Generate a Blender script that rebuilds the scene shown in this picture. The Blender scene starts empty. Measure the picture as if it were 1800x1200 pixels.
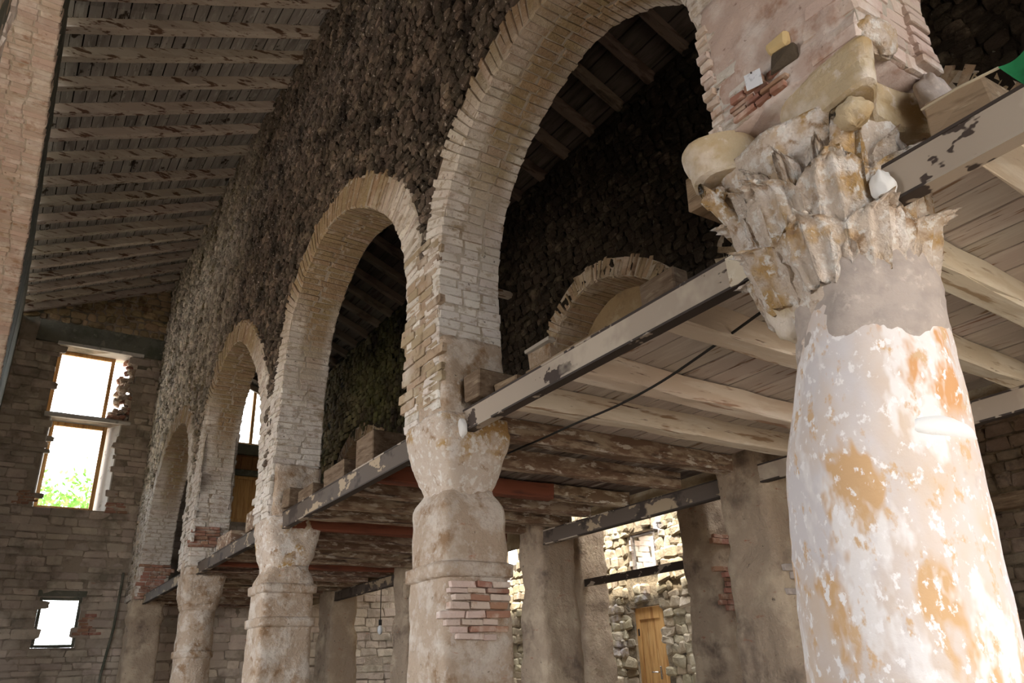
import bpy, math, random
import numpy as np
from mathutils import Vector, Matrix, noise

random.seed(7)
EYE = 1.6          # everything is laid out relative to eye height, then lifted by this at the end
SC = bpy.context.scene
COL = SC.collection

# ---------------------------------------------------------------- camera, sky, exposure
YAW, PITCH, ROLL, FPX = math.radians(34.2395), math.radians(23.79745), math.radians(-2.49742), 1335.66
def cam_axes():
    cy, sy, cp, sp = math.cos(YAW), math.sin(YAW), math.cos(PITCH), math.sin(PITCH)
    f = np.array([sy*cp, cy*cp, sp]); r = np.array([cy, -sy, 0]); u = np.cross(r, f)
    cr, sr = math.cos(ROLL), math.sin(ROLL)
    return cr*r+sr*u, -sr*r+cr*u, f
CR, CU, CF = cam_axes()
cam_d = bpy.data.cameras.new('camera'); cam = bpy.data.objects.new('camera', cam_d); COL.objects.link(cam)
cam_d.sensor_width = 36; cam_d.lens = FPX/1800*36; cam_d.clip_start = .05
cam.matrix_world = Matrix(((CR[0], CU[0], -CF[0], 0), (CR[1], CU[1], -CF[1], 0), (CR[2], CU[2], -CF[2], 0), (0, 0, 0, 1)))
SC.camera = cam
def proj(p):
    d = np.array(p, float); z = d@CF
    if z < .05: return None
    return 900+FPX*(d@CR)/z, 600-FPX*(d@CU)/z, z

W = bpy.data.worlds.new('sky'); SC.world = W; W.use_nodes = True
_n = W.node_tree.nodes; _n.clear()
_bg = _n.new('ShaderNodeBackground'); _wo = _n.new('ShaderNodeOutputWorld')
_bg.inputs[0].default_value = (.93, .96, 1.0, 1); _bg.inputs[1].default_value = 11.0
W.node_tree.links.new(_bg.outputs[0], _wo.inputs[0])
sun_d = bpy.data.lights.new('sun', 'SUN'); sun = bpy.data.objects.new('sun', sun_d); COL.objects.link(sun)
sun_d.energy = 16.0; sun_d.angle = math.radians(2); sun_d.color = (1, .93, .8)
sun.rotation_euler = Vector((.5, .15, -1)).to_track_quat('-Z', 'Y').to_euler()
def portal(loc, sx, sy, toward):
    d = bpy.data.lights.new('daylight_opening', 'AREA'); d.shape = 'RECTANGLE'; d.size = sx; d.size_y = sy; d.cycles.is_portal = True
    o = bpy.data.objects.new('daylight_opening', d); COL.objects.link(o); o.location = (loc[0], loc[1], loc[2]+EYE)
    o.rotation_euler = Vector(toward).to_track_quat('-Z', 'Y' if abs(toward[2]) < .5 else 'X').to_euler()
portal((1.95, -3.45, .5), 4.5, 4.2, (0, 1, 0)); portal((-5.0, 5.5, 1.1), 7.0, 2.6, (1, 0, 0))
portal((.92, 15.5, 4.4), 1.4, 3.0, (0, -1, 0)); portal((3.8, 15.5, 5.1), .9, 1.4, (0, -1, 0)); portal((8.05, 10.3, 4.2), 9.8, 1.0, (0, 0, -1))
SC.view_settings.view_transform = 'Standard'; SC.view_settings.look = 'None'
SC.view_settings.exposure = -0.06; SC.view_settings.gamma = 1; SC.view_settings.use_curve_mapping = False

# ---------------------------------------------------------------- object helpers
GO = {}
def link(o, parent=None, origin=(0, 0, 0)):
    COL.objects.link(o)
    o.parent = parent
    g = Vector(origin); GO[o.name] = g
    o.location = g-(GO[parent.name] if parent else Vector((0, 0, 0)))
    return o
def tag(o, label=None, cat=None, group=None, kind=None):
    if label: o['label'] = label
    if cat: o['category'] = cat
    if group: o['group'] = group
    if kind: o['kind'] = kind
    return o
def thing(name, label, cat, loc=(0, 0, 0), group=None):
    o = bpy.data.objects.new(name, None); o.empty_display_size = .1
    link(o, None, loc)
    return tag(o, label, cat, group)
def mobj(name, verts, faces, m, parent=None, smooth=False, origin=(0, 0, 0)):
    me = bpy.data.meshes.new(name)
    me.from_pydata([tuple(v) for v in verts], [], [tuple(f) for f in faces])
    if smooth: me.polygons.foreach_set('use_smooth', [True]*len(me.polygons))
    me.materials.append(m); me.update()
    o = bpy.data.objects.new(name, me)
    link(o, parent)
    return o
def structure(o): o['kind'] = 'structure'; return o
def N(x, y, z, s=1.0): return noise.noise(Vector((x*s, y*s, z*s)))
def FN(x, y, z, s=1.0):
    return N(x, y, z, s)*.6+N(x+7, y, z, s*2.3)*.3+N(x, y+5, z, s*5)*.18

# ---------------------------------------------------------------- materials
def pmat(name, base, mixes=(), rnd=.0, bump=(30, .3, .01), rough=.9, hue=None, metallic=0):
    """base colour; mixes = (colour, noise scale, low, high, stretch[, extra]) laid on in turn"""
    m = bpy.data.materials.new(name); m.use_nodes = True
    nt = m.node_tree; n = nt.nodes; L = nt.links; n.clear()
    out = n.new('ShaderNodeOutputMaterial'); b = n.new('ShaderNodeBsdfPrincipled'); L.new(b.outputs[0], out.inputs[0])
    b.inputs['Roughness'].default_value = rough; b.inputs['Metallic'].default_value = metallic
    b.inputs['Specular IOR Level'].default_value = .25
    geo = n.new('ShaderNodeNewGeometry')
    def nz(scale, stretch=(1, 1, 1), off=0, det=4):
        mp = n.new('ShaderNodeMapping'); L.new(geo.outputs['Position'], mp.inputs[0])
        mp.inputs['Scale'].default_value = stretch; mp.inputs['Location'].default_value = (off, off*.7, -off)
        t = n.new('ShaderNodeTexNoise'); t.inputs['Scale'].default_value = scale
        t.inputs['Detail'].default_value = det; t.inputs['Roughness'].default_value = .62
        L.new(mp.outputs[0], t.inputs[0]); return t.outputs[0]
    def mrange(v, lo, hi):
        r = n.new('ShaderNodeMapRange'); L.new(v, r.inputs[0])
        r.inputs[1].default_value = lo; r.inputs[2].default_value = hi; return r.outputs[0]
    def mth(op, a, c):
        q = n.new('ShaderNodeMath'); q.operation = op
        for i, v in enumerate((a, c)):
            if isinstance(v, (int, float)): q.inputs[i].default_value = v
            else: L.new(v, q.inputs[i])
        return q.outputs[0]
    cur = n.new('ShaderNodeRGB').outputs[0]; cur.default_value = (*base, 1)
    for i, mx in enumerate(mixes):
        c, s, lo, hi, st = mx[:5]
        f = mrange(nz(s, st, 3.1*i+1), lo, hi)
        for ex in mx[5:]:      # (axis, a, b[, raggedness]): factor fades in from coordinate a to b
            ax, a_, b_ = ex[:3]; rag = ex[3] if len(ex) > 3 else 2.2
            sp = n.new('ShaderNodeSeparateXYZ'); L.new(geo.outputs['Position'], sp.inputs[0])
            v = mth('ADD', sp.outputs['XYZ'.index(ax)], mth('MULTIPLY', mth('SUBTRACT', nz(1.3 if rag > 1 else 4, (1, 1, 1), i+9), .5), rag))
            if ax == 'Z': a_ += EYE; b_ += EYE
            f = mth('MULTIPLY', f, mrange(v, a_, b_))
        mi = n.new('ShaderNodeMix'); mi.data_type = 'RGBA'
        L.new(f, mi.inputs[0]); L.new(cur, mi.inputs[6]); mi.inputs[7].default_value = (*c, 1)
        cur = mi.outputs[2]
    if rnd:
        oi = n.new('ShaderNodeObjectInfo')
        a = mth('ADD', oi.outputs['Random'], geo.outputs['Random Per Island'])
        fr = mth('FRACT', a, 0)
        hs = n.new('ShaderNodeHueSaturation'); L.new(cur, hs.inputs['Color'])
        mr = n.new('ShaderNodeMapRange'); L.new(fr, mr.inputs[0]); mr.inputs[3].default_value = 1-rnd; mr.inputs[4].default_value = 1+rnd
        L.new(mr.outputs[0], hs.inputs['Value'])
        f2 = mth('FRACT', mth('MULTIPLY', a, 7.31), 0)
        mr2 = n.new('ShaderNodeMapRange'); L.new(f2, mr2.inputs[0]); mr2.inputs[3].default_value = .488; mr2.inputs[4].default_value = .512
        L.new(mr2.outputs[0], hs.inputs['Hue'])
        cur = hs.outputs[0]
    L.new(cur, b.inputs['Base Color'])
    if bump:
        bp = n.new('ShaderNodeBump'); bp.inputs['Strength'].default_value = bump[1]; bp.inputs['Distance'].default_value = bump[2]
        st = bump[3] if len(bump) > 3 else (1, 1, 1)
        L.new(nz(bump[0], st, 5, 5), bp.inputs['Height']); L.new(bp.outputs[0], b.inputs['Normal'])
    return m
U = (1, 1, 1)
M = {}
M['white_brick'] = pmat('whitewashed_brick', (.60, .54, .48),
    [((.70, .655, .60), 3, .42, .6, U), ((.34, .26, .18), 7, .56, .70, (1, 1, 2)),
     ((.36, .265, .155), 5, .05, .25, U, ('X', 2.10, 2.17, .16), ('Z', 2.5, 3.3, .7), ('X', 2.40, 2.34, .06)), ((.34, .25, .155), 5, .05, .3, U, ('Z', 3.25, 3.6, .4)), ((.09, .065, .05), 24, .64, .73, U), ((.44, .36, .28), 12, .55, .64, (1, 1, 2))], rnd=.09, bump=(26, .9, .022))
M['brown_brick'] = pmat('browned_brick', (.36, .27, .18),
    [((.52, .45, .37), 3, .5, .68, U), ((.16, .11, .07), 8, .54, .7, U), ((.05, .035, .025), 22, .66, .74, U)], rnd=.08, bump=(34, .7, .014))
M['mortar'] = pmat('arcade_mortar', (.47, .41, .34), [((.30, .23, .16), 6, .5, .68, U)], bump=(45, .7, .015))
M['soot_stone'] = pmat('sooted_rubble', (.10, .078, .061),
    [((.22, .165, .125), 5, .5, .68, U), ((.02, .015, .012), 3, .5, .68, U), ((.42, .37, .33), 30, .60, .70, U),
     ((.56, .49, .40), 2, .3, .5, U, ('Y', 8.6, 12.2)), ((.13, .10, .05), 4, .52, .66, U, ('Y', 7.5, 11))], rnd=.4, bump=(50, .8, .02))  # paler far stretch: window light put into the colour, with thinner soot
M['soot_wall'] = pmat('sooted_mortar', (.05, .035, .026),
    [((.15, .11, .08), 6, .48, .66, U), ((.46, .39, .31), 2, .3, .5, U, ('Y', 8.6, 12.2)), ((.3, .26, .23), 34, .66, .74, U)], bump=(40, .9, .03))  # mortar of that stretch, window light put into its colour too
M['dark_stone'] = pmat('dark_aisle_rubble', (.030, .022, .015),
    [((.09, .07, .05), 6, .52, .68, U), ((.17, .16, .13), 30, .66, .72, U), ((.13, .13, .05), 1.6, .38, .55, U, ('Y', 7.5, 11)), ((.44, .36, .22), 1.6, .35, .5, U, ('Y', 10.5, 12.5))], rnd=.4, bump=(50, .8, .02))  # far stretch: mossy green, plus light painted in as a yellower tone
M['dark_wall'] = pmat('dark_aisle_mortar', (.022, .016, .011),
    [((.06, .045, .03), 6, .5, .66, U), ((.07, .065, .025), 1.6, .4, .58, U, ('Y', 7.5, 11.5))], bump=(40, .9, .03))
M['plaster'] = pmat('pier_plaster', (.46, .355, .265),
    [((.62, .54, .46), 5, .48, .6, U), ((.30, .19, .11), 7, .55, .68, U), ((.55, .47, .40), 22, .56, .66, U), ((.42, .20, .12), 7, .66, .76, (1, 1, 2.5)), ((.12, .09, .07), 24, .68, .76, U)], bump=(34, .9, .03))
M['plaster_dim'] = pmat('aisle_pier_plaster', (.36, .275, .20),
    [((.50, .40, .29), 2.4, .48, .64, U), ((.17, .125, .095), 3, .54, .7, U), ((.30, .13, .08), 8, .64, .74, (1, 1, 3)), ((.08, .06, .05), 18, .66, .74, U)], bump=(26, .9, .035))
M['shaft'] = pmat('limewashed_shaft', (.66, .61, .60),
    [((.64, .50, .38), 2.6, .40, .60, (1, 1, .6)), ((.60, .38, .20), 3.6, .55, .60, (1, 1, .45)), ((.62, .33, .15), 5, .5, .54, (1, 1, .4), ('Y', 1.16, 1.06, .12), ('Z', .60, .68, .15)), ((.78, .73, .70), 6, .53, .60, (1, 1, .5)), ((.50, .42, .37), 5, .64, .76, U),
     ((.62, .42, .25), 20, .58, .66, (1, 1, .6)), ((.84, .80, .78), 34, .57, .63, (1, 1, .7))], bump=(26, .35, .008), rough=.8)
M['grey_render'] = pmat('grey_mortar_smear', (.44, .375, .33), [((.34, .29, .26), 8, .45, .65, U), ((.56, .48, .42), 18, .58, .7, U)], bump=(30, .6, .01))
M['capital'] = pmat('limewashed_carving', (.60, .50, .41),
    [((.47, .30, .13), 4.2, .5, .6, U), ((.75, .68, .62), 7, .55, .64, U), ((.34, .22, .13), 13, .57, .68, U), ((.74, .69, .63), 26, .54, .62, U)], bump=(40, 1.0, .022), rough=.8)
M['abacus'] = pmat('ochre_abacus', (.50, .40, .26),
    [((.66, .58, .49), 4, .5, .62, U), ((.42, .29, .14), 3, .5, .64, U), ((.62, .54, .45), 18, .58, .68, U)], bump=(30, .8, .016), rough=.75)
M['pink_brick'] = pmat('pink_limewashed_brick', (.56, .44, .37),
    [((.68, .60, .54), 5, .48, .62, U), ((.40, .25, .17), 7, .56, .7, U), ((.20, .12, .08), 20, .66, .74, U)], rnd=.1, bump=(40, .7, .012))
M['red_brick'] = pmat('bare_red_brick', (.30, .155, .105), [((.45, .33, .26), 9, .52, .66, U)], rnd=.2, bump=(50, .5, .008))
M['end_stone'] = pmat('end_wall_stone', (.43, .355, .29),
    [((.52, .44, .36), 3, .48, .66, U), ((.24, .20, .155), 2.4, .5, .66, U), ((.16, .165, .115), 1.4, .5, .64, U, ('Z', 4.2, 6.4)), ((.33, .17, .11), 6, .66, .74, (1, 1, 3))], rnd=.17, bump=(34, .7, .015))
M['end_mortar'] = pmat('end_wall_mortar', (.34, .28, .22), [((.19, .155, .12), 4, .45, .65, U), ((.11, .11, .08), 1.4, .5, .64, U, ('Z', 4.2, 6.4))], bump=(34, .8, .02))
M['gable_stone'] = pmat('gable_stone', (.36, .265, .155), [((.15, .10, .055), 5, .5, .66, U)], rnd=.25, bump=(34, .5, .012))
M['gable_mortar'] = pmat('gable_mortar', (.085, .065, .045), bump=(30, .6, .02))
M['outer_stone'] = pmat('outer_wall_stone', (.36, .29, .19),
    [((.48, .41, .30), 3, .48, .64, U), ((.22, .17, .11), 4, .55, .7, U), ((.55, .50, .50), 1.7, .60, .70, U)], rnd=.2, bump=(30, .7, .015))
M['outer_mortar'] = pmat('outer_wall_mortar', (.27, .21, .135), [((.09, .07, .05), 5, .45, .65, U)], bump=(30, .8, .02))
M['concrete'] = pmat('mossy_concrete', (.155, .15, .12), [((.09, .095, .07), 3, .45, .62, U), ((.25, .23, .19), 8, .58, .7, U)], bump=(30, .4, .01))
M['slab'] = pmat('pale_slab', (.55, .52, .48), [((.3, .28, .25), 9, .58, .7, U)], bump=(30, .3, .006))
XG, YG = (.35, 6, 3), (4, .5, 4)
M['rafter'] = pmat('flaking_rafter', (.42, .355, .30), [((.48, .42, .36), 4, .5, .6, (.5, 3, 2)), ((.13, .075, .05), 6, .57, .61, (.5, 2.4, 2)), ((.16, .10, .07), 12, .6, .68, (.3, 3, 3))], rnd=.12, bump=(20, .4, .006, XG))
M['board'] = pmat('grey_roof_board', (.33, .305, .285), [((.22, .20, .185), 2, .45, .65, YG), ((.05, .035, .028), 4, .60, .65, (1.4, .9, 1)), ((.42, .40, .38), 6, .56, .66, YG)], rnd=.16, bump=(26, .3, .005, YG))
M['void'] = pmat('dark_underlay', (.02, .016, .012), bump=None)
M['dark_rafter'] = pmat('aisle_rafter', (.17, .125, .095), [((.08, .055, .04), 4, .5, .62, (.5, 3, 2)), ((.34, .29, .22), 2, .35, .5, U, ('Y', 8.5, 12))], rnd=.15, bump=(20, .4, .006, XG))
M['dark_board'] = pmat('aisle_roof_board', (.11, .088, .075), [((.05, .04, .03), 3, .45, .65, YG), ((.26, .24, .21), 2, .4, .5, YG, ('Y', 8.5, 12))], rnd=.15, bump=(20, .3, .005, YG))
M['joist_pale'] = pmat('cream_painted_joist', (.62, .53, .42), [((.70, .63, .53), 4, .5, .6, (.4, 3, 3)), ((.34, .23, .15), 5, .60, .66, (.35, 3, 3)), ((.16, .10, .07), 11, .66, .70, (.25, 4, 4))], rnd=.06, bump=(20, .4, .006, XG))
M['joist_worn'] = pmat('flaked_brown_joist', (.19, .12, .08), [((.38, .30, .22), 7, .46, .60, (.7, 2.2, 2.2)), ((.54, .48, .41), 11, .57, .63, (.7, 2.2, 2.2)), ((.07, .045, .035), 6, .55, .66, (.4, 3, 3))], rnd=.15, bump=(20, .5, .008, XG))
M['joist_red'] = pmat('rust_red_joist', (.21, .07, .04), [((.12, .045, .03), 4, .5, .62, (.4, 3, 3))], bump=(20, .4, .006, XG))
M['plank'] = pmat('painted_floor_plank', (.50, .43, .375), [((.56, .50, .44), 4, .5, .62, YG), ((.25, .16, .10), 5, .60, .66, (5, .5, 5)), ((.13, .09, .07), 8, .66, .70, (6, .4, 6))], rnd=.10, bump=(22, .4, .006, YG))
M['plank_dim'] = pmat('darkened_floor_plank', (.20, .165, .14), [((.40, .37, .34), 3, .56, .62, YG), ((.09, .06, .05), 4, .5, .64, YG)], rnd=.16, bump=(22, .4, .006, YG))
M['steel'] = pmat('peeling_taupe_steel', (.36, .295, .235), [((.055, .038, .030), 3.4, .595, .61, (1, 1.2, 2)), ((.46, .39, .31), 2.5, .5, .6, U)], bump=(20, .15, .003), rough=.6)
M['steel_worn'] = pmat('stripped_brown_steel', (.105, .082, .066), [((.36, .28, .19), 3, .565, .58, (1, .8, 1.6)), ((.05, .038, .032), 4, .55, .62, U)], bump=(20, .15, .003), rough=.6)
M['steel_edge'] = pmat('bare_dark_flange', (.045, .033, .027), [((.36, .30, .24), 5, .56, .58, (1, .7, 1))], bump=(20, .15, .003), rough=.6)
M['timber'] = pmat('bare_brown_timber', (.25, .175, .11), [((.13, .085, .05), 4, .48, .66, (3, 1, 6)), ((.36, .28, .19), 6, .58, .68, (3, 1, 6))], bump=(26, .4, .006, (3, 1, 8)))
M['old_timber'] = pmat('weathered_dark_timber', (.17, .12, .08), [((.10, .065, .04), 5, .45, .64, (3, 1, 6)), ((.25, .19, .13), 7, .56, .68, (3, 1, 6))], bump=(26, .4, .006, (3, 1, 8)))
M['pine'] = pmat('orange_pine', (.64, .37, .14), [((.40, .19, .06), 3, .45, .66, (5, 5, .5)), ((.66, .42, .18), 6, .56, .66, (6, 6, .4))], bump=(16, .15, .003, (6, 6, .5)), rough=.55)
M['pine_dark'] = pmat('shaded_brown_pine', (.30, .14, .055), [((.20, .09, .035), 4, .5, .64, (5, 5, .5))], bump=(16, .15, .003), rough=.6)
M['floor'] = pmat('earth_floor', (.42, .355, .285), [((.2, .16, .12), 2, .45, .6, U)], bump=(10, .5, .02))
M['foam'] = pmat('white_foam', (.78, .77, .75), bump=(18, .5, .01))
M['paper'] = pmat('white_paper', (.75, .77, .82), [((.55, .57, .62), 30, .55, .62, U)], bump=None)
M['black'] = pmat('black_rubber', (.02, .018, .016), bump=None, rough=.6)
M['steel_handle'] = pmat('chromed_metal', (.7, .7, .7), bump=None, rough=.25, metallic=1)
M['sun_brick'] = pmat('cream_outdoor_brick', (.82, .70, .58), [((.72, .54, .40), 5, .5, .64, U)], rnd=.08, bump=(20, .4, .01))
M['green_cloth'] = pmat('green_cloth', (.02, .20, .07), [((.01, .11, .04), 5, .45, .6, U)], bump=(60, .3, .003), rough=.8)
M['string'] = pmat('tan_string', (.5, .42, .3), bump=None)
M['leaf'] = pmat('tree_leaf', (.20, .42, .08), rnd=.3, bump=None)
M['bark'] = pmat('tree_bark', (.2, .15, .1), bump=None)
M['yellow_block'] = pmat('yellow_block', (.60, .45, .23), bump=(20, .5, .01))
def glassmat():
    m = bpy.data.materials.new('window_glass'); m.use_nodes = True; nt = m.node_tree; n = nt.nodes; n.clear()
    o = n.new('ShaderNodeOutputMaterial'); t = n.new('ShaderNodeBsdfTransparent'); g = n.new('ShaderNodeBsdfGlossy'); mx = n.new('ShaderNodeMixShader')
    t.inputs[0].default_value = (.95, .97, .97, 1); g.inputs['Roughness'].default_value = .03; mx.inputs[0].default_value = .05
    nt.links.new(t.outputs[0], mx.inputs[1]); nt.links.new(g.outputs[0], mx.inputs[2]); nt.links.new(mx.outputs[0], o.inputs[0]); return m
M['glass'] = glassmat()
def bulbmat():
    m = bpy.data.materials.new('frosted_bulb_glass'); m.use_nodes = True
    b = m.node_tree.nodes['Principled BSDF']; b.inputs['Base Color'].default_value = (.82, .84, .86, 1); b.inputs['Roughness'].default_value = .15
    b.inputs['Transmission Weight'].default_value = .25; return m
M['bulb'] = bulbmat()

# ---------------------------------------------------------------- block pools
def block(rs, jit, bev, jy=1.0):
    """unit box with jittered corners and chamfered edges: 24 verts, 26 faces"""
    V = []; idx = {}
    cs = [(a, b, c) for a in (-1, 1) for b in (-1, 1) for c in (-1, 1)]
    for s in cs:
        p = [s[k]*.5+rs.uniform(-jit, jit)*(1, jy, 1)[k] for k in range(3)]
        for ax in range(3):
            q = list(p)
            for k in range(3):
                if k != ax: q[k] -= s[k]*bev*rs.uniform(.7, 1.3)
            idx[s, ax] = len(V); V.append(q)
    F = []
    for ax in range(3):
        o = [k for k in range(3) if k != ax]
        for sg in (-1, 1):
            ring = []
            for (u, v) in ((-1, -1), (1, -1), (1, 1), (-1, 1)):
                s = [0, 0, 0]; s[ax] = sg; s[o[0]] = u; s[o[1]] = v; ring.append(idx[tuple(s), ax])
            F.append(ring)
        for u in (-1, 1):      # edges running along ax
            for v in (-1, 1):
                s0 = [0]*3; s1 = [0]*3; s0[ax] = -1; s1[ax] = 1
                for s in (s0, s1): s[o[0]] = u; s[o[1]] = v
                s0, s1 = tuple(s0), tuple(s1)
                F.append([idx[s0, o[0]], idx[s1, o[0]], idx[s1, o[1]], idx[s0, o[1]]])
    for s in cs: F.append([idx[s, 0], idx[s, 1], idx[s, 2]])
    Va = np.array(V)
    F2 = []
    for f in F:                # outward winding
        a, b, c = Va[f[0]], Va[f[1]], Va[f[2]]
        nrm = np.cross(b-a, c-a); cen = Va[f].mean(0)
        F2.append(f if nrm@cen > 0 else f[::-1])
    return Va, F2
_rs = random.Random(3)
POOL = {'brick': [block(_rs, .04, .07, .25) for _ in range(12)],
        'stone': [block(_rs, .12, .19) for _ in range(16)],
        'ashlar': [block(_rs, .06, .10) for _ in range(12)]}
MESHES = {}
def pool_mesh(kind, i, m):
    k = (kind, i, m.name)
    if k not in MESHES:
        V, F = POOL[kind][i]
        me = bpy.data.meshes.new(kind); me.from_pydata(V.tolist(), [], F); me.materials.append(m); MESHES[k] = me
    return MESHES[k]
def pieces(parent, items, kind, m, name, limit=300, stuff_name=None):
    """items: (centre, axes 3x3 with unit columns, size, [material]); the ones largest in frame become parts, the rest one stuff part"""
    sc = []
    for it in items:
        p = proj(it[0])
        if p is None or not (-40 < p[0] < 1840 and -40 < p[1] < 1240): s = 0
        else: s = sorted(it[2])[1]*sorted(it[2])[2]/p[2]**2
        sc.append(s)
    order = np.argsort(-np.array(sc)); rs = random.Random(len(items))
    po = GO[parent.name]
    rest = []
    for r, i in enumerate(order):
        it = items[i]; mm = it[3] if len(it) > 3 else m
        if r < limit and sc[i] > 0:
            me = pool_mesh(kind, rs.randrange(len(POOL[kind])), mm)
            o = bpy.data.objects.new(name, me); COL.objects.link(o); o.parent = parent
            A = np.array(it[1])*np.array(it[2])[None, :]
            c = Vector(it[0])-po
            o.matrix_basis = Matrix(((*A[0], c[0]), (*A[1], c[1]), (*A[2], c[2]), (0, 0, 0, 1)))
        else: rest.append(it)
    if rest:
        bym = {}
        for it in rest: bym.setdefault((it[3] if len(it) > 3 else m).name, []).append(it)
        for mn, its in bym.items():
            VV = []; FF = []; b = 0
            for it in its:
                V, F = POOL[kind][rs.randrange(len(POOL[kind]))]
                A = np.array(it[1])*np.array(it[2])[None, :]
                VV.append(V@A.T+np.array(it[0])); FF += [[q+b for q in f] for f in F]; b += len(V)
            o = mobj(stuff_name or name+'_rest', np.vstack(VV).tolist(), FF, bpy.data.materials[mn], parent)
            o['kind'] = 'stuff'
EY3 = np.eye(3)
def rot_axes(axes, ang, k=1):
    """spin the in-plane axes (0 and 2) about the depth axis"""
    A = np.array(axes, float); c, s = math.cos(ang), math.sin(ang)
    u = A[:, 0]*c+A[:, 2]*s; v = -A[:, 0]*s+A[:, 2]*c
    return np.stack([u, A[:, 1], v], 1)
def masonry(parent, O, Uv, Vv, Nv, u0, u1, v0, v1, h, w, d, kind, m, name, keep=lambda u, v: True, jit=.25, gap=.008, limit=300, seed=1, rotj=.05, out=.0, mats=None, surf=None, stuff_name=None):
    """coursed pieces on the plane O + u U + v V, standing proud along N"""
    rs = random.Random(seed); O = np.array(O, float); Uv = np.array(Uv, float); Vv = np.array(Vv, float); Nv = np.array(Nv, float)
    ax = np.stack([Uv, Nv, Vv], 1); items = []
    v = v0
    while v < v1:
        hh = h*rs.uniform(1-jit, 1+jit); u = u0-rs.uniform(0, w)
        while u < u1:
            ww = w*rs.uniform(1-jit*1.3, 1+jit*1.5)
            cu, cv = u+ww/2, v+hh/2
            if u0-.02 <= cu <= u1+.02 and keep(cu, cv):
                dd = d*rs.uniform(.7, 1.25)
                off = surf(cu, cv) if surf else 0
                c = O+Uv*cu+Vv*(cv+rs.uniform(-1, 1)*hh*jit*.3)+Nv*(off+out+dd*.5-d*.5+rs.uniform(-.15, .15)*d)
                it = [c, rot_axes(ax, rs.uniform(-rotj, rotj)), (ww-gap, dd, hh-gap)]
                if mats:
                    q = mats(cu, cv, rs)
                    if q: it.append(q)
                items.append(it)
            u += ww
        v += hh
    pieces(parent, items, kind, m, name, limit, stuff_name)

def box(name, x0, x1, y0, y1, z0, z1, m, parent=None, jit=0, bev=.006):
    V = []
    xs, ys, zs = (x0, x1), (y0, y1), (z0, z1)
    rs = random.Random(int(abs(x0*731+y0*377+z0*91)*10))
    c = [(x0+x1)/2, (y0+y1)/2, (z0+z1)/2]; sz = [abs(x1-x0), abs(y1-y0), abs(z1-z0)]
    Vb, F = block(rs, 0.0001, 0.0)
    Vb = Vb.copy()
    sg = np.sign(Vb)
    out = []
    # rebuild chamfer with absolute size
    k = 0
    for a in (-1, 1):
        for b in (-1, 1):
            for cc in (-1, 1):
                p = [c[i]+(a, b, cc)[i]*sz[i]/2+rs.uniform(-jit, jit) for i in range(3)]
                for ax in range(3):
                    q = list(p)
                    for i in range(3):
                        if i != ax: q[i] -= (a, b, cc)[i]*min(bev, sz[i]*.3)
                    out.append(q)
    return mobj(name, out, F, m, parent)
def beam(name, p0, p1, wdt, hgt, m, parent=None, up=(0, 0, 1), seg=10, wob=.006, seed=0):
    """a hewn timber from p0 to p1 (bottom centre line), slightly uneven"""
    p0 = Vector(p0); p1 = Vector(p1); T = (p1-p0).normalized(); S = T.cross(Vector(up)).normalized(); Un = S.cross(T)
    rs = random.Random(seed+int(p0.y*977)); V = []; F = []
    for i in range(seg+1):
        t = i/seg; c = p0.lerp(p1, t)
        prof = [(-.5, 0), (.5, 0), (.5, 1), (-.5, 1)]
        b = .08
        ring = [(-.5+b, 0), (.5-b, 0), (.5, b*.8), (.5, 1), (-.5, 1), (-.5, b*.8)]
        for (a, h) in ring:
            j = Vector((rs.uniform(-1, 1), rs.uniform(-1, 1), rs.uniform(-1, 1)))*wob
            V.append(c+S*a*wdt+Un*h*hgt+j)
    n = 6
    for i in range(seg):
        for k in range(n):
            a = i*n+k; b_ = i*n+(k+1) % n
            F.append((a, b_, b_+n, a+n))
    F.append(tuple(range(n))[::-1]); F.append(tuple(seg*n+k for k in range(n)))
    return mobj(name, V, F, m, parent)
def tube(name, pts, r, m, parent=None, n=6):
    V = []; F = []
    pts = [Vector(p) for p in pts]
    for i, p in enumerate(pts):
        T = (pts[min(i+1, len(pts)-1)]-pts[max(i-1, 0)]).normalized()
        S = T.cross(Vector((0, 0, 1)) if abs(T.z) < .9 else Vector((1, 0, 0))).normalized(); Un = S.cross(T)
        for k in range(n):
            a = 2*math.pi*k/n; V.append(p+S*math.cos(a)*r+Un*math.sin(a)*r)
    for i in range(len(pts)-1):
        for k in range(n):
            a = i*n+k; b = i*n+(k+1) % n; F.append((a, b, b+n, a+n))
    F.append(tuple(range(n))[::-1]); F.append(tuple((len(pts)-1)*n+k for k in range(n)))
    return mobj(name, V, F, m, parent, smooth=True)
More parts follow.
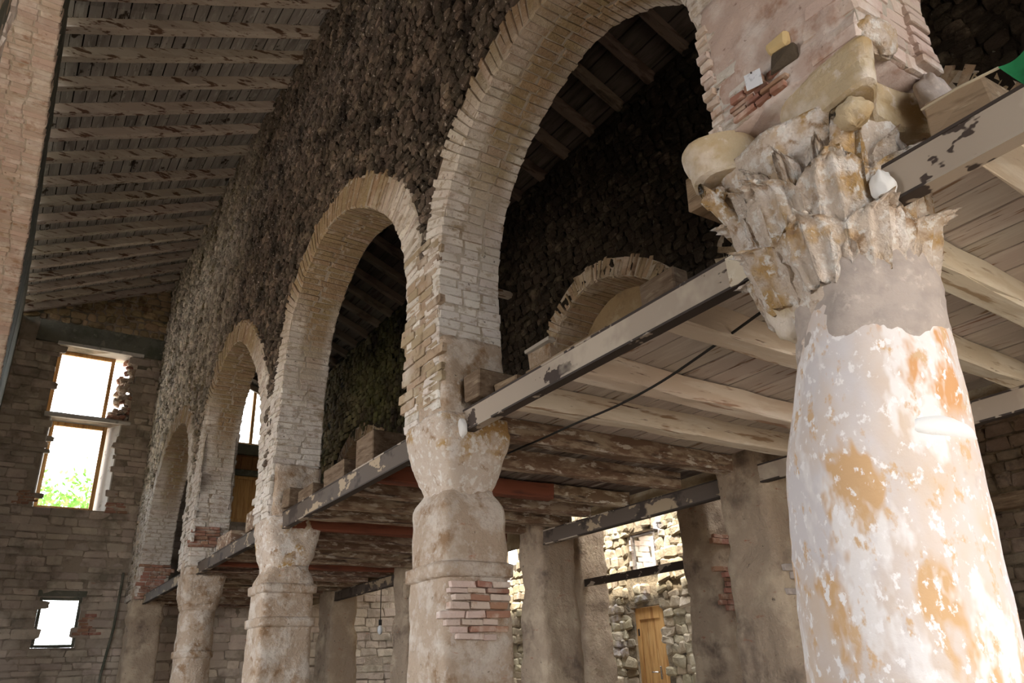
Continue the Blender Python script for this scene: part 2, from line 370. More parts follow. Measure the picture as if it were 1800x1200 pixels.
def loft(name, secs, m, parent=None, seg=48, dz=.03, amp=.01, ns=6, smooth=True, cap=True, fn=None):
    """superellipse sections (z, cx, cy, rx, ry, exponent) joined and roughened"""
    V = []; F = []; rings = []
    for i in range(len(secs)-1):
        a, b = secs[i], secs[i+1]; k = max(1, int(round(abs(b[0]-a[0])/dz)))
        for j in range(k): rings.append([a[q]+(b[q]-a[q])*j/k for q in range(6)])
    rings.append(list(secs[-1]))
    for (z, cx, cy, rx, ry, e) in rings:
        for k in range(seg):
            t = 2*math.pi*(k+.5)/seg; c, s = math.cos(t), math.sin(t)
            r = (abs(c)**e+abs(s)**e)**(-1/e)
            x, y = c*r, s*r
            px, py = cx+x*rx, cy+y*ry
            d = FN(px, py, z, ns)*amp
            if fn: d += fn(t, z)
            V.append((px+c*d, py+s*d, z+N(px+3, py, z, ns)*amp*.4))
    for i in range(len(rings)-1):
        for k in range(seg):
            a = i*seg+k; b = i*seg+(k+1) % seg; F.append((a, b, b+seg, a+seg))
    if cap: F.append(tuple(range(seg))[::-1]); F.append(tuple((len(rings)-1)*seg+k for k in range(seg)))
    return mobj(name, V, F, m, parent, smooth)

def resample(P, step):
    P = [np.array(p, float) for p in P]; d = [0]
    for a, b in zip(P, P[1:]): d.append(d[-1]+np.linalg.norm(b-a))
    n = max(2, int(d[-1]/step)); out = []
    for i in range(n+1):
        s = d[-1]*i/n; k = min(np.searchsorted(d, s, side='right')-1, len(P)-2)
        t = (s-d[k])/(d[k+1]-d[k]); out.append(P[k]*(1-t)+P[k+1]*t)
    return out
def smooth_profile(P, sub=10):
    """Catmull-Rom through measured points"""
    P = [np.array(p, float) for p in P]; Q = [2*P[0]-P[1]]+P+[2*P[-1]-P[-2]]; out = []
    for i in range(1, len(Q)-2):
        for j in range(sub):
            t = j/sub; a, b, c, d = Q[i-1], Q[i], Q[i+1], Q[i+2]
            out.append(.5*((2*b)+(c-a)*t+(2*a-5*b+4*c-d)*t*t+(3*b-a-3*c+d)*t**3))
    out.append(P[-1]); return out

# ================================================================ SETTING: floor, walls, roofs
structure(mobj('floor', [(-4.5, -6, -EYE), (9.2, -6, -EYE), (9.2, 15.6, -EYE), (-4.5, 15.6, -EYE), (-4.5, -6, -EYE-.2), (9.2, -6, -EYE-.2), (9.2, 15.6, -EYE-.2), (-4.5, 15.6, -EYE-.2)],
     [(0, 1, 2, 3), (7, 6, 5, 4), (0, 4, 5, 1), (1, 5, 6, 2), (2, 6, 7, 3), (3, 7, 4, 0)], M['floor']))
structure(box('ground', -40, 50, -40, 60, -EYE-.6, -EYE-.22, M['floor']))

# ---- arcade wall between nave and aisle (x 2.0 to 2.42)
X0, X1 = 2.0, 2.43
RY = [(6.0, 6.5, 6.79), (6.6, 6.99, 6.88), (7.12, 7.46, 6.94), (7.72, 7.98, 7.02), (8.38, 8.5, 7.13), (9.05, 9.04, 7.24), (9.72, 9.57, 7.31), (10.4, 10.2, 7.33), (10.95, 10.75, 7.33), (11.45, 11.3, 7.34), (11.95, 11.85, 7.34), (12.5, 12.4, 7.36), (12.95, 12.95, 7.38), (13.4, 13.5, 7.40), (13.95, 14.0, 7.42), (14.5, 14.5, 7.45), (14.93, 14.9, 7.42)]
yy = 5.45
while yy > -3.2: RY.insert(0, (yy, yy+.5, 6.79-.05*(6-yy))); yy -= .58
def ztop(y): return float(np.interp(y, [r[0] for r in RY], [r[2] for r in RY]))+.135
def arcpts(cy, cz, ry, rz, zb0, zb1, n=22):
    P = [(cy-ry, zb0)]
    for i in range(n+1):
        a = math.pi-math.pi*i/n; P.append((cy+ry*math.cos(a), cz+rz*math.sin(a)))
    P.append((cy+ry, zb1)); return P
A1 = smooth_profile([(1.48, 1.82), (1.477, 2.0), (1.475, 2.2), (1.53, 2.6), (1.72, 2.98), (2.05, 3.3), (2.45, 3.47), (2.85, 3.42), (3.28, 3.2), (3.58, 2.85), (3.70, 2.45), (3.71, 1.9), (3.71, 1.45)], 6)
A2 = smooth_profile([(4.16, 1.4), (4.155, 1.9), (4.17, 2.38), (4.26, 2.8), (4.48, 3.16), (4.9, 3.52), (5.45, 3.80), (5.95, 3.85), (6.4, 3.66), (6.75, 3.3), (6.88, 2.8), (6.93, 2.2), (6.97, 1.4)], 6)
A3 = smooth_profile([(7.42, 1.4), (7.46, 2.1), (7.6, 2.7), (7.85, 3.1), (8.26, 3.5), (8.75, 3.84), (9.2, 3.94), (9.7, 3.84), (10.05, 3.5), (10.2, 3.0), (10.2, 2.4), (10.15, 1.4)], 6)
A4 = smooth_profile([(10.75, 1.4), (10.8, 2.1), (10.95, 2.7), (11.2, 3.2), (11.6, 3.6), (12.1, 3.76), (12.6, 3.74), (13.05, 3.6), (13.5, 3.15), (13.75, 2.6), (13.85, 1.4)], 6)
A0 = smooth_profile([(-2.0, 1.5), (-1.98, 2.3), (-1.7, 2.95), (-1.2, 3.35), (-.6, 3.5), (0.0, 3.33), (.5, 2.95), (.75, 2.5), (.85, 2.1), (.87, 1.82)], 6)
def wall_with_arches(name, profs, x0, x1, ya, yb, topf, base, step, dz, amp, ns, mt):
    """profs: arch outlines (y,z) from near to far; columns of quads from outline to wall top on both faces, soffits between"""
    colsY = []   # (y, z) lower boundary all along
    y = ya
    for P in profs:
        P = [np.array(q_) for q_ in resample(P, step)]; _t = [P[min(i_+1, len(P)-1)]-P[max(i_-1, 0)] for i_ in range(len(P))]
        P = [p_+np.array([-t_[1], t_[0]])/np.linalg.norm(t_)*.035 for p_, t_ in zip(P, _t)]
        n = max(1, int((P[0][0]-y)/step))
        pb = base if y == ya else max(base, P[0][1])
        for i in range(n): colsY.append((y+(P[0][0]-y)*i/n, pb))
        colsY.append((P[0][0], pb))
        colsY += [tuple(p) for p in P]
        y = P[-1][0]; colsY.append((y, max(base, P[-1][1])))
    n = max(1, int((yb-y)/step))
    for i in range(1, n+1): colsY.append((y+(yb-y)*i/n, base))
    V = []; F = []; nz = int((topf(ya)-base)/dz)
    nc = len(colsY)
    for side, x in ((0, x0), (1, x1)):
        for (yy, z0) in colsY:
            zt = topf(yy)
            for j in range(nz+1):
                z = z0+(zt-z0)*j/nz
                d = FN(x, yy, z, ns)*amp
                V.append((x+(-d if side == 0 else d), yy, z))
    st = nz+1; off = nc*st
    for i in range(nc-1):
        degenerate = abs(colsY[i+1][0]-colsY[i][0]) < 1e-3
        if not degenerate:
            for j in range(nz):
                a = i*st+j; F.append((a, a+1, a+st+1, a+st)); b = off+a; F.append((b, b+st, b+st+1, b+1))
        F.append((i*st, (i+1)*st, off+(i+1)*st, off+i*st))
        F.append((i*st+nz, off+i*st+nz, off+(i+1)*st+nz, (i+1)*st+nz))
    F.append(tuple([0, nz, off+nz, off])); e = (nc-1)*st; F.append((e, off+e, off+e+nz, e+nz))
    o = mobj(name, V, F, mt); structure(o)
    return o
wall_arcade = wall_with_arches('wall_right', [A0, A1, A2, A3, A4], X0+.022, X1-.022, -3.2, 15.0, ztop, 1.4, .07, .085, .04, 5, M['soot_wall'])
tag(wall_arcade, 'tall soot-darkened rubble wall carried on the nave arcade')

def voussoirs(prof, x0, x1, step, th, m, name_thing, label, group=None, limit=300, ln=.27, lnj=.2, seed=0, white=None, skip=None, halves=2, xoff=.014):
    """thin bricks laid round an arch: each course is split across the wall thickness"""
    P = resample(prof, step); rs = random.Random(seed); items = []
    zj = max(p[1] for p in P)
    for i in range(len(P)-1):
        c = (P[i]+P[i+1])/2; T = P[i+1]-P[i]; T = T/np.linalg.norm(T); Nn = np.array([-T[1], T[0]])
        if c[1] < 2.3: L = lnj*rs.uniform(.9, 1.1)
        else: L = ln*rs.uniform(.82, 1.18)
        if skip and skip(c): continue
        cuts = [x0-xoff, (x0+x1)/2+rs.uniform(-.07, .07), x1+xoff]
        if halves == 3: cuts = [x0-xoff, x0+(x1-x0)*rs.uniform(.27, .4), x0+(x1-x0)*rs.uniform(.6, .73), x1+xoff]
        if halves == 1: cuts = [x0-xoff, x1+xoff]
        for a, b in zip(cuts, cuts[1:]):
            pr = rs.uniform(-.002, .007)
            j0 = rs.uniform(-.006, .006)
            cen = c+Nn*(L/2-pr)
            ax = np.array([[1, 0, 0], [0, Nn[0], T[0]], [0, Nn[1], T[1]]], float)
            th_ = rs.uniform(-.05, .05); ax = np.stack([ax[:, 0]*math.cos(th_)+ax[:, 2]*math.sin(th_), ax[:, 1], -ax[:, 0]*math.sin(th_)+ax[:, 2]*math.cos(th_)], 1)
            mm = white(c, (a+b)/2, rs) if white else m
            items.append(((( a+b)/2+j0, cen[0], cen[1]), ax, (b-a-.003, L, step*rs.uniform(.90, 1.02)), mm))
    t = thing(name_thing, label, 'arch', (2.2, P[len(P)//2][0], P[0][1]), group)
    # mortar bed behind the bricks
    V = []; F = []; k = 0
    for i, p in enumerate(P):
        q = P[min(i+1, len(P)-1)]-P[max(i-1, 0)]; q = q/np.linalg.norm(q); Nn = np.array([-q[1], q[0]])
        L = (lnj if p[1] < 2.3 else ln)*.93
        a = p+Nn*.004; b = p+Nn*L
        for (x, r) in ((x0-.004, a), (x1+.004, a), (x1+.004, b), (x0-.004, b)): V.append((x, r[0], r[1]))
    for i in range(len(P)-1):
        for k in range(4):
            a = i*4+k; b = i*4+(k+1) % 4; F.append((a, a+4, b+4, b))
    F.append((0, 1, 2, 3)); e = (len(P)-1)*4; F.append((e+3, e+2, e+1, e))
    mobj('mortar_bed', V, F, M['mortar'], t)
    pieces(t, items, 'brick', m, 'brick', limit)
    return t
def wh1(c, x, rs):
    # the soffit of the crown is browned; jambs are limewashed
    return M['white_brick']
voussoirs(A1, X0, X1, .058, .052, M['white_brick'], 'brick_arch', 'tallest whitewashed brick arch between the large near column and the second column', seed=1, white=wh1, halves=3)
def wh2(c, x, rs):
    return M['white_brick']
voussoirs(A2, X0, X1, .056, .050, M['white_brick'], 'brick_arch', 'whitewashed brick arch with brown crown beyond the second column from the camera', seed=2, white=wh2, ln=.30)
voussoirs(A3, X0, X1, .060, .054, M['white_brick'], 'brick_arch', 'narrow-looking brick arch third along the arcade, with a wood-framed window seen through it', seed=3, white=wh2, ln=.28)
voussoirs(A4, X0, X1, .062, .056, M['white_brick'], 'brick_arch', 'farthest brick arch of the arcade, against the end wall', seed=4, white=wh2, ln=.26)
voussoirs(A0, X0, X1, .06, .054, M['pink_brick'], 'brick_arch', 'pinkish brick arch springing on the camera side of the large near column', seed=5)

# ---- rubble on the nave face
def inside(profs, y, z, pad):
    for P in profs:
        ys = [p[0] for p in P]
        if ys[0]-pad < y < ys[-1]+pad:
            zz = max(np.interp(y+o, ys, [p[1] for p in P]) for o in (-pad*.7, 0, pad*.7))
            if z < zz+pad*.9: return True
    return False
def prof_mono(P):
    Q = resample(P, .03); Q = sorted([tuple(q) for q in Q]); return Q
PM = [prof_mono(P) for P in (A0, A1, A2, A3, A4)]
def keep_nave(y, z): return not (y < 1.5 and z < 2.6) and z < ztop(y)-.02 and not inside(PM, y, z, .27)
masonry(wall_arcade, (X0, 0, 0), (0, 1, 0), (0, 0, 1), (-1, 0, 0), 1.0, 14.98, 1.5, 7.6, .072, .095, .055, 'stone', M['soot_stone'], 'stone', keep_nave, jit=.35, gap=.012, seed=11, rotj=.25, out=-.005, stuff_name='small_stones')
def keep_aisle(y, z): return z < 5.9 and not inside(PM, y, z, .27)

# ---- pier skin between the arches (plastered brick, y ranges)
def pier_skin(y0, y1, z0, z1, m, seed, limit=60):
    masonry(wall_arcade, (X0, 0, 0), (0, 1, 0), (0, 0, 1), (-1, 0, 0), y0, y1, z0, z1, .055, .16, .03, 'brick', m, 'brick', lambda u, v: True, jit=.2, gap=.003, seed=seed, rotj=.015, out=.004, limit=limit)
pier_skin(3.74, 4.14, 1.5, 2.6, M['brown_brick'], 21, 60)
pier_skin(7.0, 7.4, 1.5, 2.6, M['white_brick'], 22)
pier_skin(10.2, 10.74, 1.5, 2.6, M['white_brick'], 23)
pier_skin(13.88, 14.9, 1.4, 3.2, M['white_brick'], 24)

# ---- far end wall (y = 15)
WIN = [(.26, 1.58, 4.60, 5.86), (.34, 1.47, 2.93, 4.50), (.74, 1.36, .72, 1.50), (3.35, 4.25, 2.9, 5.75)]
def in_win(x, z, pad=0): return any(a-pad < x < b+pad and c-pad < z < d+pad for a, b, c, d in WIN)
def zr_end(x): return 6.36+(7.5-6.36)*(x+.35)/2.35 if x < 2.2 else 6.0-.42*(x-2.42)
def grid_wall(name, plane, c, t, u0, u1, v0, v1, holes, m, topf=None, amp=.03, ns=5, step=.12):
    """a thick wall with rectangular holes; plane 'y' (u = x) or 'x' (u = y)"""
    us = sorted(set([u0, u1]+[h[0] for h in holes]+[h[1] for h in holes])); vs = sorted(set([v0, v1]+[h[2] for h in holes]+[h[3] for h in holes]))
    def fill(a):
        o = []
        for p, q in zip(a, a[1:]):
            n = max(1, int(round((q-p)/step)));
            o += [p+(q-p)*i/n for i in range(n)]
        return o+[a[-1]]
    us = fill([u for u in us if u0 <= u <= u1]); vs = fill([v for v in vs if v0 <= v <= v1])
    def solid(i, j):
        if not (0 <= i < len(us)-1 and 0 <= j < len(vs)-1): return False
        a = (us[i]+us[i+1])/2; b = (vs[j]+vs[j+1])/2
        if topf and b > topf(a): return False
        return not any(h[0] < a < h[1] and h[2] < b < h[3] for h in holes)
    V = []; ix = {}
    def vert(i, j, s):
        if (i, j, s) not in ix:
            d = FN(us[i], c, vs[j], ns)*amp; w = c+(d if s == 0 else t)
            ix[i, j, s] = len(V); V.append((us[i], w, vs[j]) if plane == 'y' else (w, us[i], vs[j]))
        return ix[i, j, s]
    F = []
    for i in range(len(us)-1):
        for j in range(len(vs)-1):
            if not solid(i, j): continue
            F.append([vert(i, j, 0), vert(i+1, j, 0), vert(i+1, j+1, 0), vert(i, j+1, 0)])
            F.append([vert(i, j, 1), vert(i, j+1, 1), vert(i+1, j+1, 1), vert(i+1, j, 1)])
            for (di, dj, a, b) in ((-1, 0, (i, j), (i, j+1)), (1, 0, (i+1, j+1), (i+1, j)), (0, -1, (i+1, j), (i, j)), (0, 1, (i, j+1), (i+1, j+1))):
                if not solid(i+di, j+dj): F.append([vert(*a, 0), vert(*b, 0), vert(*b, 1), vert(*a, 1)])
    return structure(mobj(name, V, F, m))
YE = 15.0
DOOR_HOLES = WIN
wall_far = grid_wall('wall_far', 'y', YE, .45, -4.5, 9.0, -EYE, 8.2, DOOR_HOLES, M['end_mortar'], lambda x: zr_end(x)+.25)
tag(wall_far, 'end wall of mixed stone and brick with three openings')
def keep_end(x, z): return z < 5.82 and not in_win(x, z, .03) and z < zr_end(x)
masonry(wall_far, (0, YE, 0), (1, 0, 0), (0, 0, 1), (0, -1, 0), -.6, 2.1, -.2, 5.8, .12, .26, .06, 'ashlar', M['end_stone'], 'stone', keep_end, jit=.38, gap=.014, seed=31, rotj=.03, limit=290, out=-.008, stuff_name='small_stones')
masonry(wall_far, (0, YE, 0), (1, 0, 0), (0, 0, 1), (0, -1, 0), 2.3, 8.6, -1.2, 5.4, .13, .28, .06, 'ashlar', M['end_stone'], 'stone', lambda x, z: not in_win(x, z, .04) and z < zr_end(x), jit=.38, gap=.014, seed=32, rotj=.04, limit=10, out=-.008, stuff_name='small_stones')
masonry(wall_far, (0, YE, 0), (1, 0, 0), (0, 0, 1), (0, -1, 0), -.3, 2.0, 6.3, 7.5, .12, .19, .07, 'stone', M['gable_stone'], 'stone', lambda x, z: z < zr_end(x)-.02, jit=.4, gap=.02, seed=33, rotj=.12, limit=120, out=.0, stuff_name='small_stones')
box('trim_1', -.12, 1.99, YE-.05, YE+.1, 5.88, 6.28, M['concrete'], jit=.012)
structure(bpy.data.objects['trim_1']); bpy.data.objects['trim_1']['label'] = 'dark concrete lintel beam under the stone gable'
box('trim_2', .22, 1.66, YE-.055, YE+.42, 5.86, 5.92, M['slab'], jit=.005); structure(bpy.data.objects['trim_2'])
box('trim_3', .24, 1.62, YE-.055, YE+.42, 4.50, 4.57, M['slab'], jit=.005); structure(bpy.data.objects['trim_3'])
box('trim_4', .70, 1.40, YE-.04, YE+.40, 1.50, 1.60, M['concrete'], jit=.008); structure(bpy.data.objects['trim_4'])
def window_frame(name, x0, x1, y, z0, z1, fw, m, mull=(), label=None, sill=True, plane='y'):
    o = None
    bars = [(x0, x0+fw, z0, z1), (x1-fw, x1, z0, z1), (x0+fw, x1-fw, z0, z0+fw), (x0+fw, x1-fw, z1-fw, z1)]+[(a-fw*.4, a+fw*.4, z0+fw, z1-fw) for a in mull]
    root = None
    for k, (a, b, c, d) in enumerate(bars):
        if plane == 'y': q = box(name if k == 0 else 'frame_bar', a, b, y, y+.06, c, d, m, root)
        else: q = box(name if k == 0 else 'frame_bar', y, y+.06, a, b, c, d, m, root)
        if k == 0: root = q; structure(q)
    if plane == 'y': box('pane', x0+fw*.8, x1-fw*.8, y+.025, y+.033, z0+fw*.8, z1-fw*.8, M['glass'], root, bev=.001)
    else: box('pane', y+.025, y+.033, x0+fw*.8, x1-fw*.8, z0+fw*.8, z1-fw*.8, M['glass'], root, bev=.001)
    if label: root['label'] = label
    return root
window_frame('window_1', .265, 1.22, YE+.27, 4.58, 5.86, .065, M['pine'], label='upper window in the end wall, pine frame and broken right jamb')
window_frame('window_2', .37, 1.28, YE+.20, 2.93, 4.49, .07, M['pine'], label='tall middle window in the end wall, pine frame in white splayed opening')
window_frame('window_3', .745, 1.355, YE+.04, .725, 1.495, .045, M['concrete'], label='small low window in the end wall with grey frame')
window_frame('window_4', 3.40, 4.20, YE+.15, 4.42, 5.72, .08, M['pine'], mull=(3.86,), label='wood-framed window at the end of the aisle gallery, seen through the third arch')
# splayed white jambs of window 2, rubble blocking beside window 1
def poly_prism(name, pts, y0, y1, m, parent=None):
    n = len(pts); V = [(p[0], y0, p[1]) for p in pts]+[(p[0], y1, p[1]) for p in pts]
    F = [tuple(range(n)), tuple(range(n, 2*n))[::-1]]+[(i, i+n, (i+1) % n+n, (i+1) % n) for i in range(n)]
    return mobj(name, V, F, m, parent)
def wedge(name, pts8, m, parent=None):
    return mobj(name, pts8, [(0, 1, 2, 3), (7, 6, 5, 4), (0, 4, 5, 1), (1, 5, 6, 2), (2, 6, 7, 3), (3, 7, 4, 0)], m, parent)
structure(wedge('trim_5', [(.34, YE-.01, 2.93), (.36, YE-.01, 2.93), (.36, YE-.01, 4.5), (.34, YE-.01, 4.5), (.34, YE+.4, 2.93), (.40, YE+.4, 2.93), (.40, YE+.4, 4.5), (.34, YE+.4, 4.5)], M['slab']))
structure(wedge('trim_6', [(1.46, YE-.01, 2.93), (1.48, YE-.01, 2.93), (1.48, YE-.01, 4.5), (1.46, YE-.01, 4.5), (1.25, YE+.4, 2.93), (1.48, YE+.4, 2.93), (1.48, YE+.4, 4.5), (1.25, YE+.4, 4.5)], M['slab']))
rs = random.Random(5); its = []
for k in range(110):
    z = 4.6+rs.random()*1.25; w = .20+.14*(1-(z-4.6)/1.2)
    its.append(((1.60-rs.random()*w, YE+.05+rs.random()*.3, z), rot_axes(EY3, rs.uniform(-.4, .4)), (.13*rs.uniform(.6, 1.2), .14, .08*rs.uniform(.6, 1.3)), M['red_brick'] if rs.random() < .25 else M['plaster']))
pieces(bpy.data.objects['wall_far'], its, 'stone', M['plaster'], 'stone', 110)
# exposed red bricks at the sills
for (xa, xb, za, zb) in ((.1, .34, 2.95, 3.15), (1.47, 1.75, 2.9, 3.05), (1.36, 1.6, .9, 1.2)):
    masonry(wall_far, (0, YE, 0), (1, 0, 0), (0, 0, 1), (0, -1, 0), xa, xb, za, zb, .05, .14, .05, 'brick', M['red_brick'], 'brick', seed=int(xa*100), out=.012, limit=20)

# ---- pine doors of the gallery end, under window 4
def pine_door(name, label, x0, x1, y, z0, z1, m, plane='y', panels=((.14, .86, .08, .90),), handle=None, th=.05):
    def bx(nm, a, b, c, d, e, f, mm, par):
        if plane == 'y': return box(nm, a, b, c, d, e, f, mm, par)
        return box(nm, c, d, a, b, e, f, mm, par)
    w = x1-x0; h = z1-z0
    fr = bx(name, x0, x0+w*.14, y, y+th, z0, z1, m, None); structure(fr); fr['label'] = label
    bx('door_rail', x1-w*.14, x1, y, y+th, z0, z1, m, fr)
    bx('door_rail', x0+w*.14, x1-w*.14, y, y+th, z1-h*.07, z1, m, fr)
    bx('door_rail', x0+w*.14, x1-w*.14, y, y+th, z0, z0+h*.08, m, fr)
    bx('door_backing', x0+w*.13, x1-w*.13, y+th-.011, y+th-.001, z0+h*.04, z1-h*.04, m, fr)
    n = 3
    for k in range(n):
        a = x0+w*.14+w*.72*k/n; bx('door_panel', a+.002, a+w*.72/n-.002, y+.015, y+th-.012, z0+h*.08, z1-h*.07, m, fr)
    return fr
pine_door('door_1', 'orange pine door leaf at the end of the gallery under a grey rail', 3.35, 4.25, YE+.05, 2.90, 3.80, M['pine'])
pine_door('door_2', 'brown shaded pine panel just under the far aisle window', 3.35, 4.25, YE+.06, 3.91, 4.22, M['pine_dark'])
for k, (a, b) in enumerate(((3.80, 3.91), (4.22, 4.42))):
    structure(box('trim_%d' % (7+k), 3.34, 4.28, YE-.02, YE+.16, a, b, M['concrete']))

# ---- nave roof: boards along the nave on cross rafters, sloping down to the left
def zl(y): return 5.92+.042*(y-6)
def zroof(x, y):
    t = (x+.58)/2.64; a = zl(y)-.04+.115; b = np.interp(y, [r[0] for r in RY], [r[2] for r in RY])+.115
    return a+(b-a)*t
_V = []; _F = []
for i_ in range(37):
    y_ = -3.3+18.5*i_/36
    for x_ in (-.62, 2.1): _V.append((x_, y_, zroof(x_, y_)+.055)); _V.append((x_, y_, zroof(x_, y_)+.10))
for i_ in range(36):
    a_ = i_*4; _F += [(a_, a_+2, a_+6, a_+4), (a_+1, a_+5, a_+7, a_+3), (a_, a_+4, a_+5, a_+1), (a_+2, a_+3, a_+7, a_+6)]
ceiling = structure(mobj('ceiling', _V, _F, M['void']))
tag(ceiling, 'sloping boarded roof over the nave on closely set rafters')
for (yr, yl, z) in RY:
    beam('rafter', (2.06, yr, z), (-.58, yl, zl(yl)-.04), .10, .13, M['rafter'], ceiling, seed=3, wob=.004)
NB = 23
for seg, (ya, yb) in enumerate(((-3.2, 2.2), (2.2, 6.7), (6.7, 11.0), (11.0, 15.1))):
    for k in range(NB):
        xa = -.6+2.68*k/NB; xb = xa+2.68/NB-.010
        rr = random.Random(seg*50+k); V = []; F = []
        def zr(x, y):
            t = (x+.58)/2.64; a = zl(y)-.04+.115; b = np.interp(y, [r[0] for r in RY], [r[2] for r in RY])+.115
            return a+(b-a)*t
        n = 14; wj = rr.uniform(-.003, .003); zz = rr.uniform(0, .006)
        for i in range(n+1):
            y = ya+(yb-ya)*i/n+(rr.uniform(-.0, .0)); y2 = min(y, 15.1)
            for (x, h) in ((xa+wj, 0), (xb+wj, 0), (xb+wj, .018), (xa+wj, .018)): V.append((x, y2, zr(x, y2)+h+zz+.012))
        for i in range(n):
            for q in range(4): a = i*4+q; b = i*4+(q+1) % 4; F.append((a, b, b+4, a+4))
        F.append((3, 2, 1, 0)); e = n*4; F.append((e, e+1, e+2, e+3))
        mobj('board', V, F, M['board'], ceiling)

# ---- left arcade (x -0.4): soffit and mossy edge beam close above the camera
LP = smooth_profile([(3.24, -EYE), (3.25, 1.0), (3.27, 2.5), (3.42, 3.5), (3.85, 4.3), (4.6, 4.86), (5.6, 5.12), (6.6, 5.16), (7.8, 5.14), (9.2, 4.95), (10.4, 4.5), (11.4, 3.9), (12.1, 2.9), (12.35, 1.6), (12.4, -EYE)], 6)
LP0 = smooth_profile([(-3.1, 1.5), (-3.0, 3.2), (-2.2, 4.5), (-.8, 5.0), (.6, 5.0), (1.9, 4.4), (2.5, 3.3), (2.6, 1.5)], 6)
wall_left = wall_with_arches('wall_left', [LP0, LP], -.40, -.88, -3.2, 15.0, lambda y: zl(y)-.02, 1.4, .12, .3, .015, 4, M['concrete'])
tag(wall_left, 'left arcade wall with mossy grey upper edge')
# flip: wall_with_arches expects x0 < x1 only for displacement sign, harmless here
voussoirs(LP, -.88, -.41, .075, .066, M['pink_brick'], 'brick_arch', 'whitewashed brick arch soffit at the left edge of the picture, close overhead', seed=6, ln=.10, lnj=.10, halves=3, xoff=.02)
def pier_box(name, label, cat, x0, x1, y0, y1, z0, z1, m, amp=.014, parts=None):
    t = thing(name, label, cat, ((x0+x1)/2, (y0+y1)/2, z0))
    loft('shaft', [(z0, (x0+x1)/2, (y0+y1)/2, (x1-x0)/2, (y1-y0)/2, 14), (z1, (x0+x1)/2, (y0+y1)/2, (x1-x0)/2, (y1-y0)/2, 14)], m, t, seg=64, amp=amp, dz=.06)
    return t
pier_box('masonry_pier', 'pale plastered pier corner at the extreme upper left, nearest the camera on the left', 'pier', -.86, -.40, 2.62, 3.22, -EYE, 3.0, M['plaster'])
pier_box('masonry_pier', 'far left arcade pier beside the end wall', 'pier', -.86, -.43, 12.42, 13.0, -EYE, 1.42, M['plaster'])

# ---- enclosure behind and to the left of the camera
structure(grid_wall('wall_back', 'y', -3.7, .4, -4.5, 9.0, -EYE, 7.4, [(-.3, 4.2, -EYE, 2.6)], M['end_mortar'], step=.6))
structure(grid_wall('wall_side', 'x', -4.9, .4, -3.4, 15.4, -EYE, 5.8, [(2.0, 9.0, -.2, 2.4)], M['end_mortar'], step=.6))
structure(box('ceiling_side', -4.9, -.60, -3.7, 15.4, 5.45, 5.55, M['dark_board']))
# ---- second arcade (x 4.42 - 4.86), dark rubble above the gallery
def bayB(y0, y1): 
    w = y1-y0
    return smooth_profile([(y0, 1.5), (y0+.02, 2.45), (y0+.10*w, 2.95), (y0+.26*w, 3.27), (y0+.5*w, 3.5), (y0+.68*w, 3.52), (y0+.84*w, 3.36), (y1-.07*w, 3.12), (y1-.02, 2.85), (y1, 1.5)], 6)
RB = [bayB(-1.7, .62), bayB(1.1, 3.4), bayB(3.86, 5.86), bayB(6.62, 9.1), bayB(9.52, 11.9), bayB(12.3, 14.5)]
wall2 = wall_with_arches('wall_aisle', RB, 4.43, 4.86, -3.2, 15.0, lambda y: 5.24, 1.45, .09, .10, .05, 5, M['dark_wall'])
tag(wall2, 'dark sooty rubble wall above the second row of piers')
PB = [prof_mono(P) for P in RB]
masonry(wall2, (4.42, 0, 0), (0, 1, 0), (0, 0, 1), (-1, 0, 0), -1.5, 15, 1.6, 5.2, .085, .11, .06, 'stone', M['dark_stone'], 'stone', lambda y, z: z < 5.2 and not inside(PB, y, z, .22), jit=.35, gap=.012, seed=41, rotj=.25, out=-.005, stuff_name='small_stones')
for i, P in enumerate(RB[:5]):
    if i < 1: continue
    lab = ['', 'dim brick arch above the gallery behind the large near column', 'small brick arch above the timber gallery, its springer resting on a pale impost block',
           'dim brick arch of the second arcade mostly hidden behind the second column', 'dim brick arch of the second arcade seen through the second nave arch'][i]
    voussoirs(P, 4.43, 4.85, .06, .055, M['brown_brick'], 'brick_arch', lab, seed=50+i, ln=.2, lnj=.18, halves=1, limit=110)
M['infill'] = pmat('brown_infill_plaster', (.30, .22, .13), [((.20, .14, .085), 3, .45, .62, U), ((.38, .31, .21), 5, .55, .7, U)], bump=(24, .6, .015))
for i, P in enumerate(RB):
    Q = resample(P, .12); pts = [(p[0], p[1]) for p in Q]; n = len(pts)
    V = [(4.80, a, b) for a, b in pts]+[(4.86, a, b) for a, b in pts]+[(4.80, a, 1.3) for a, b in pts]+[(4.86, a, 1.3) for a, b in pts]
    F = []
    for k in range(n-1): F += [(k, 2*n+k, 2*n+k+1, k+1), (n+k, n+k+1, 3*n+k+1, 3*n+k), (k, k+1, n+k+1, n+k)]
    mobj('infill_panel', V, F, M['infill'], wall2)
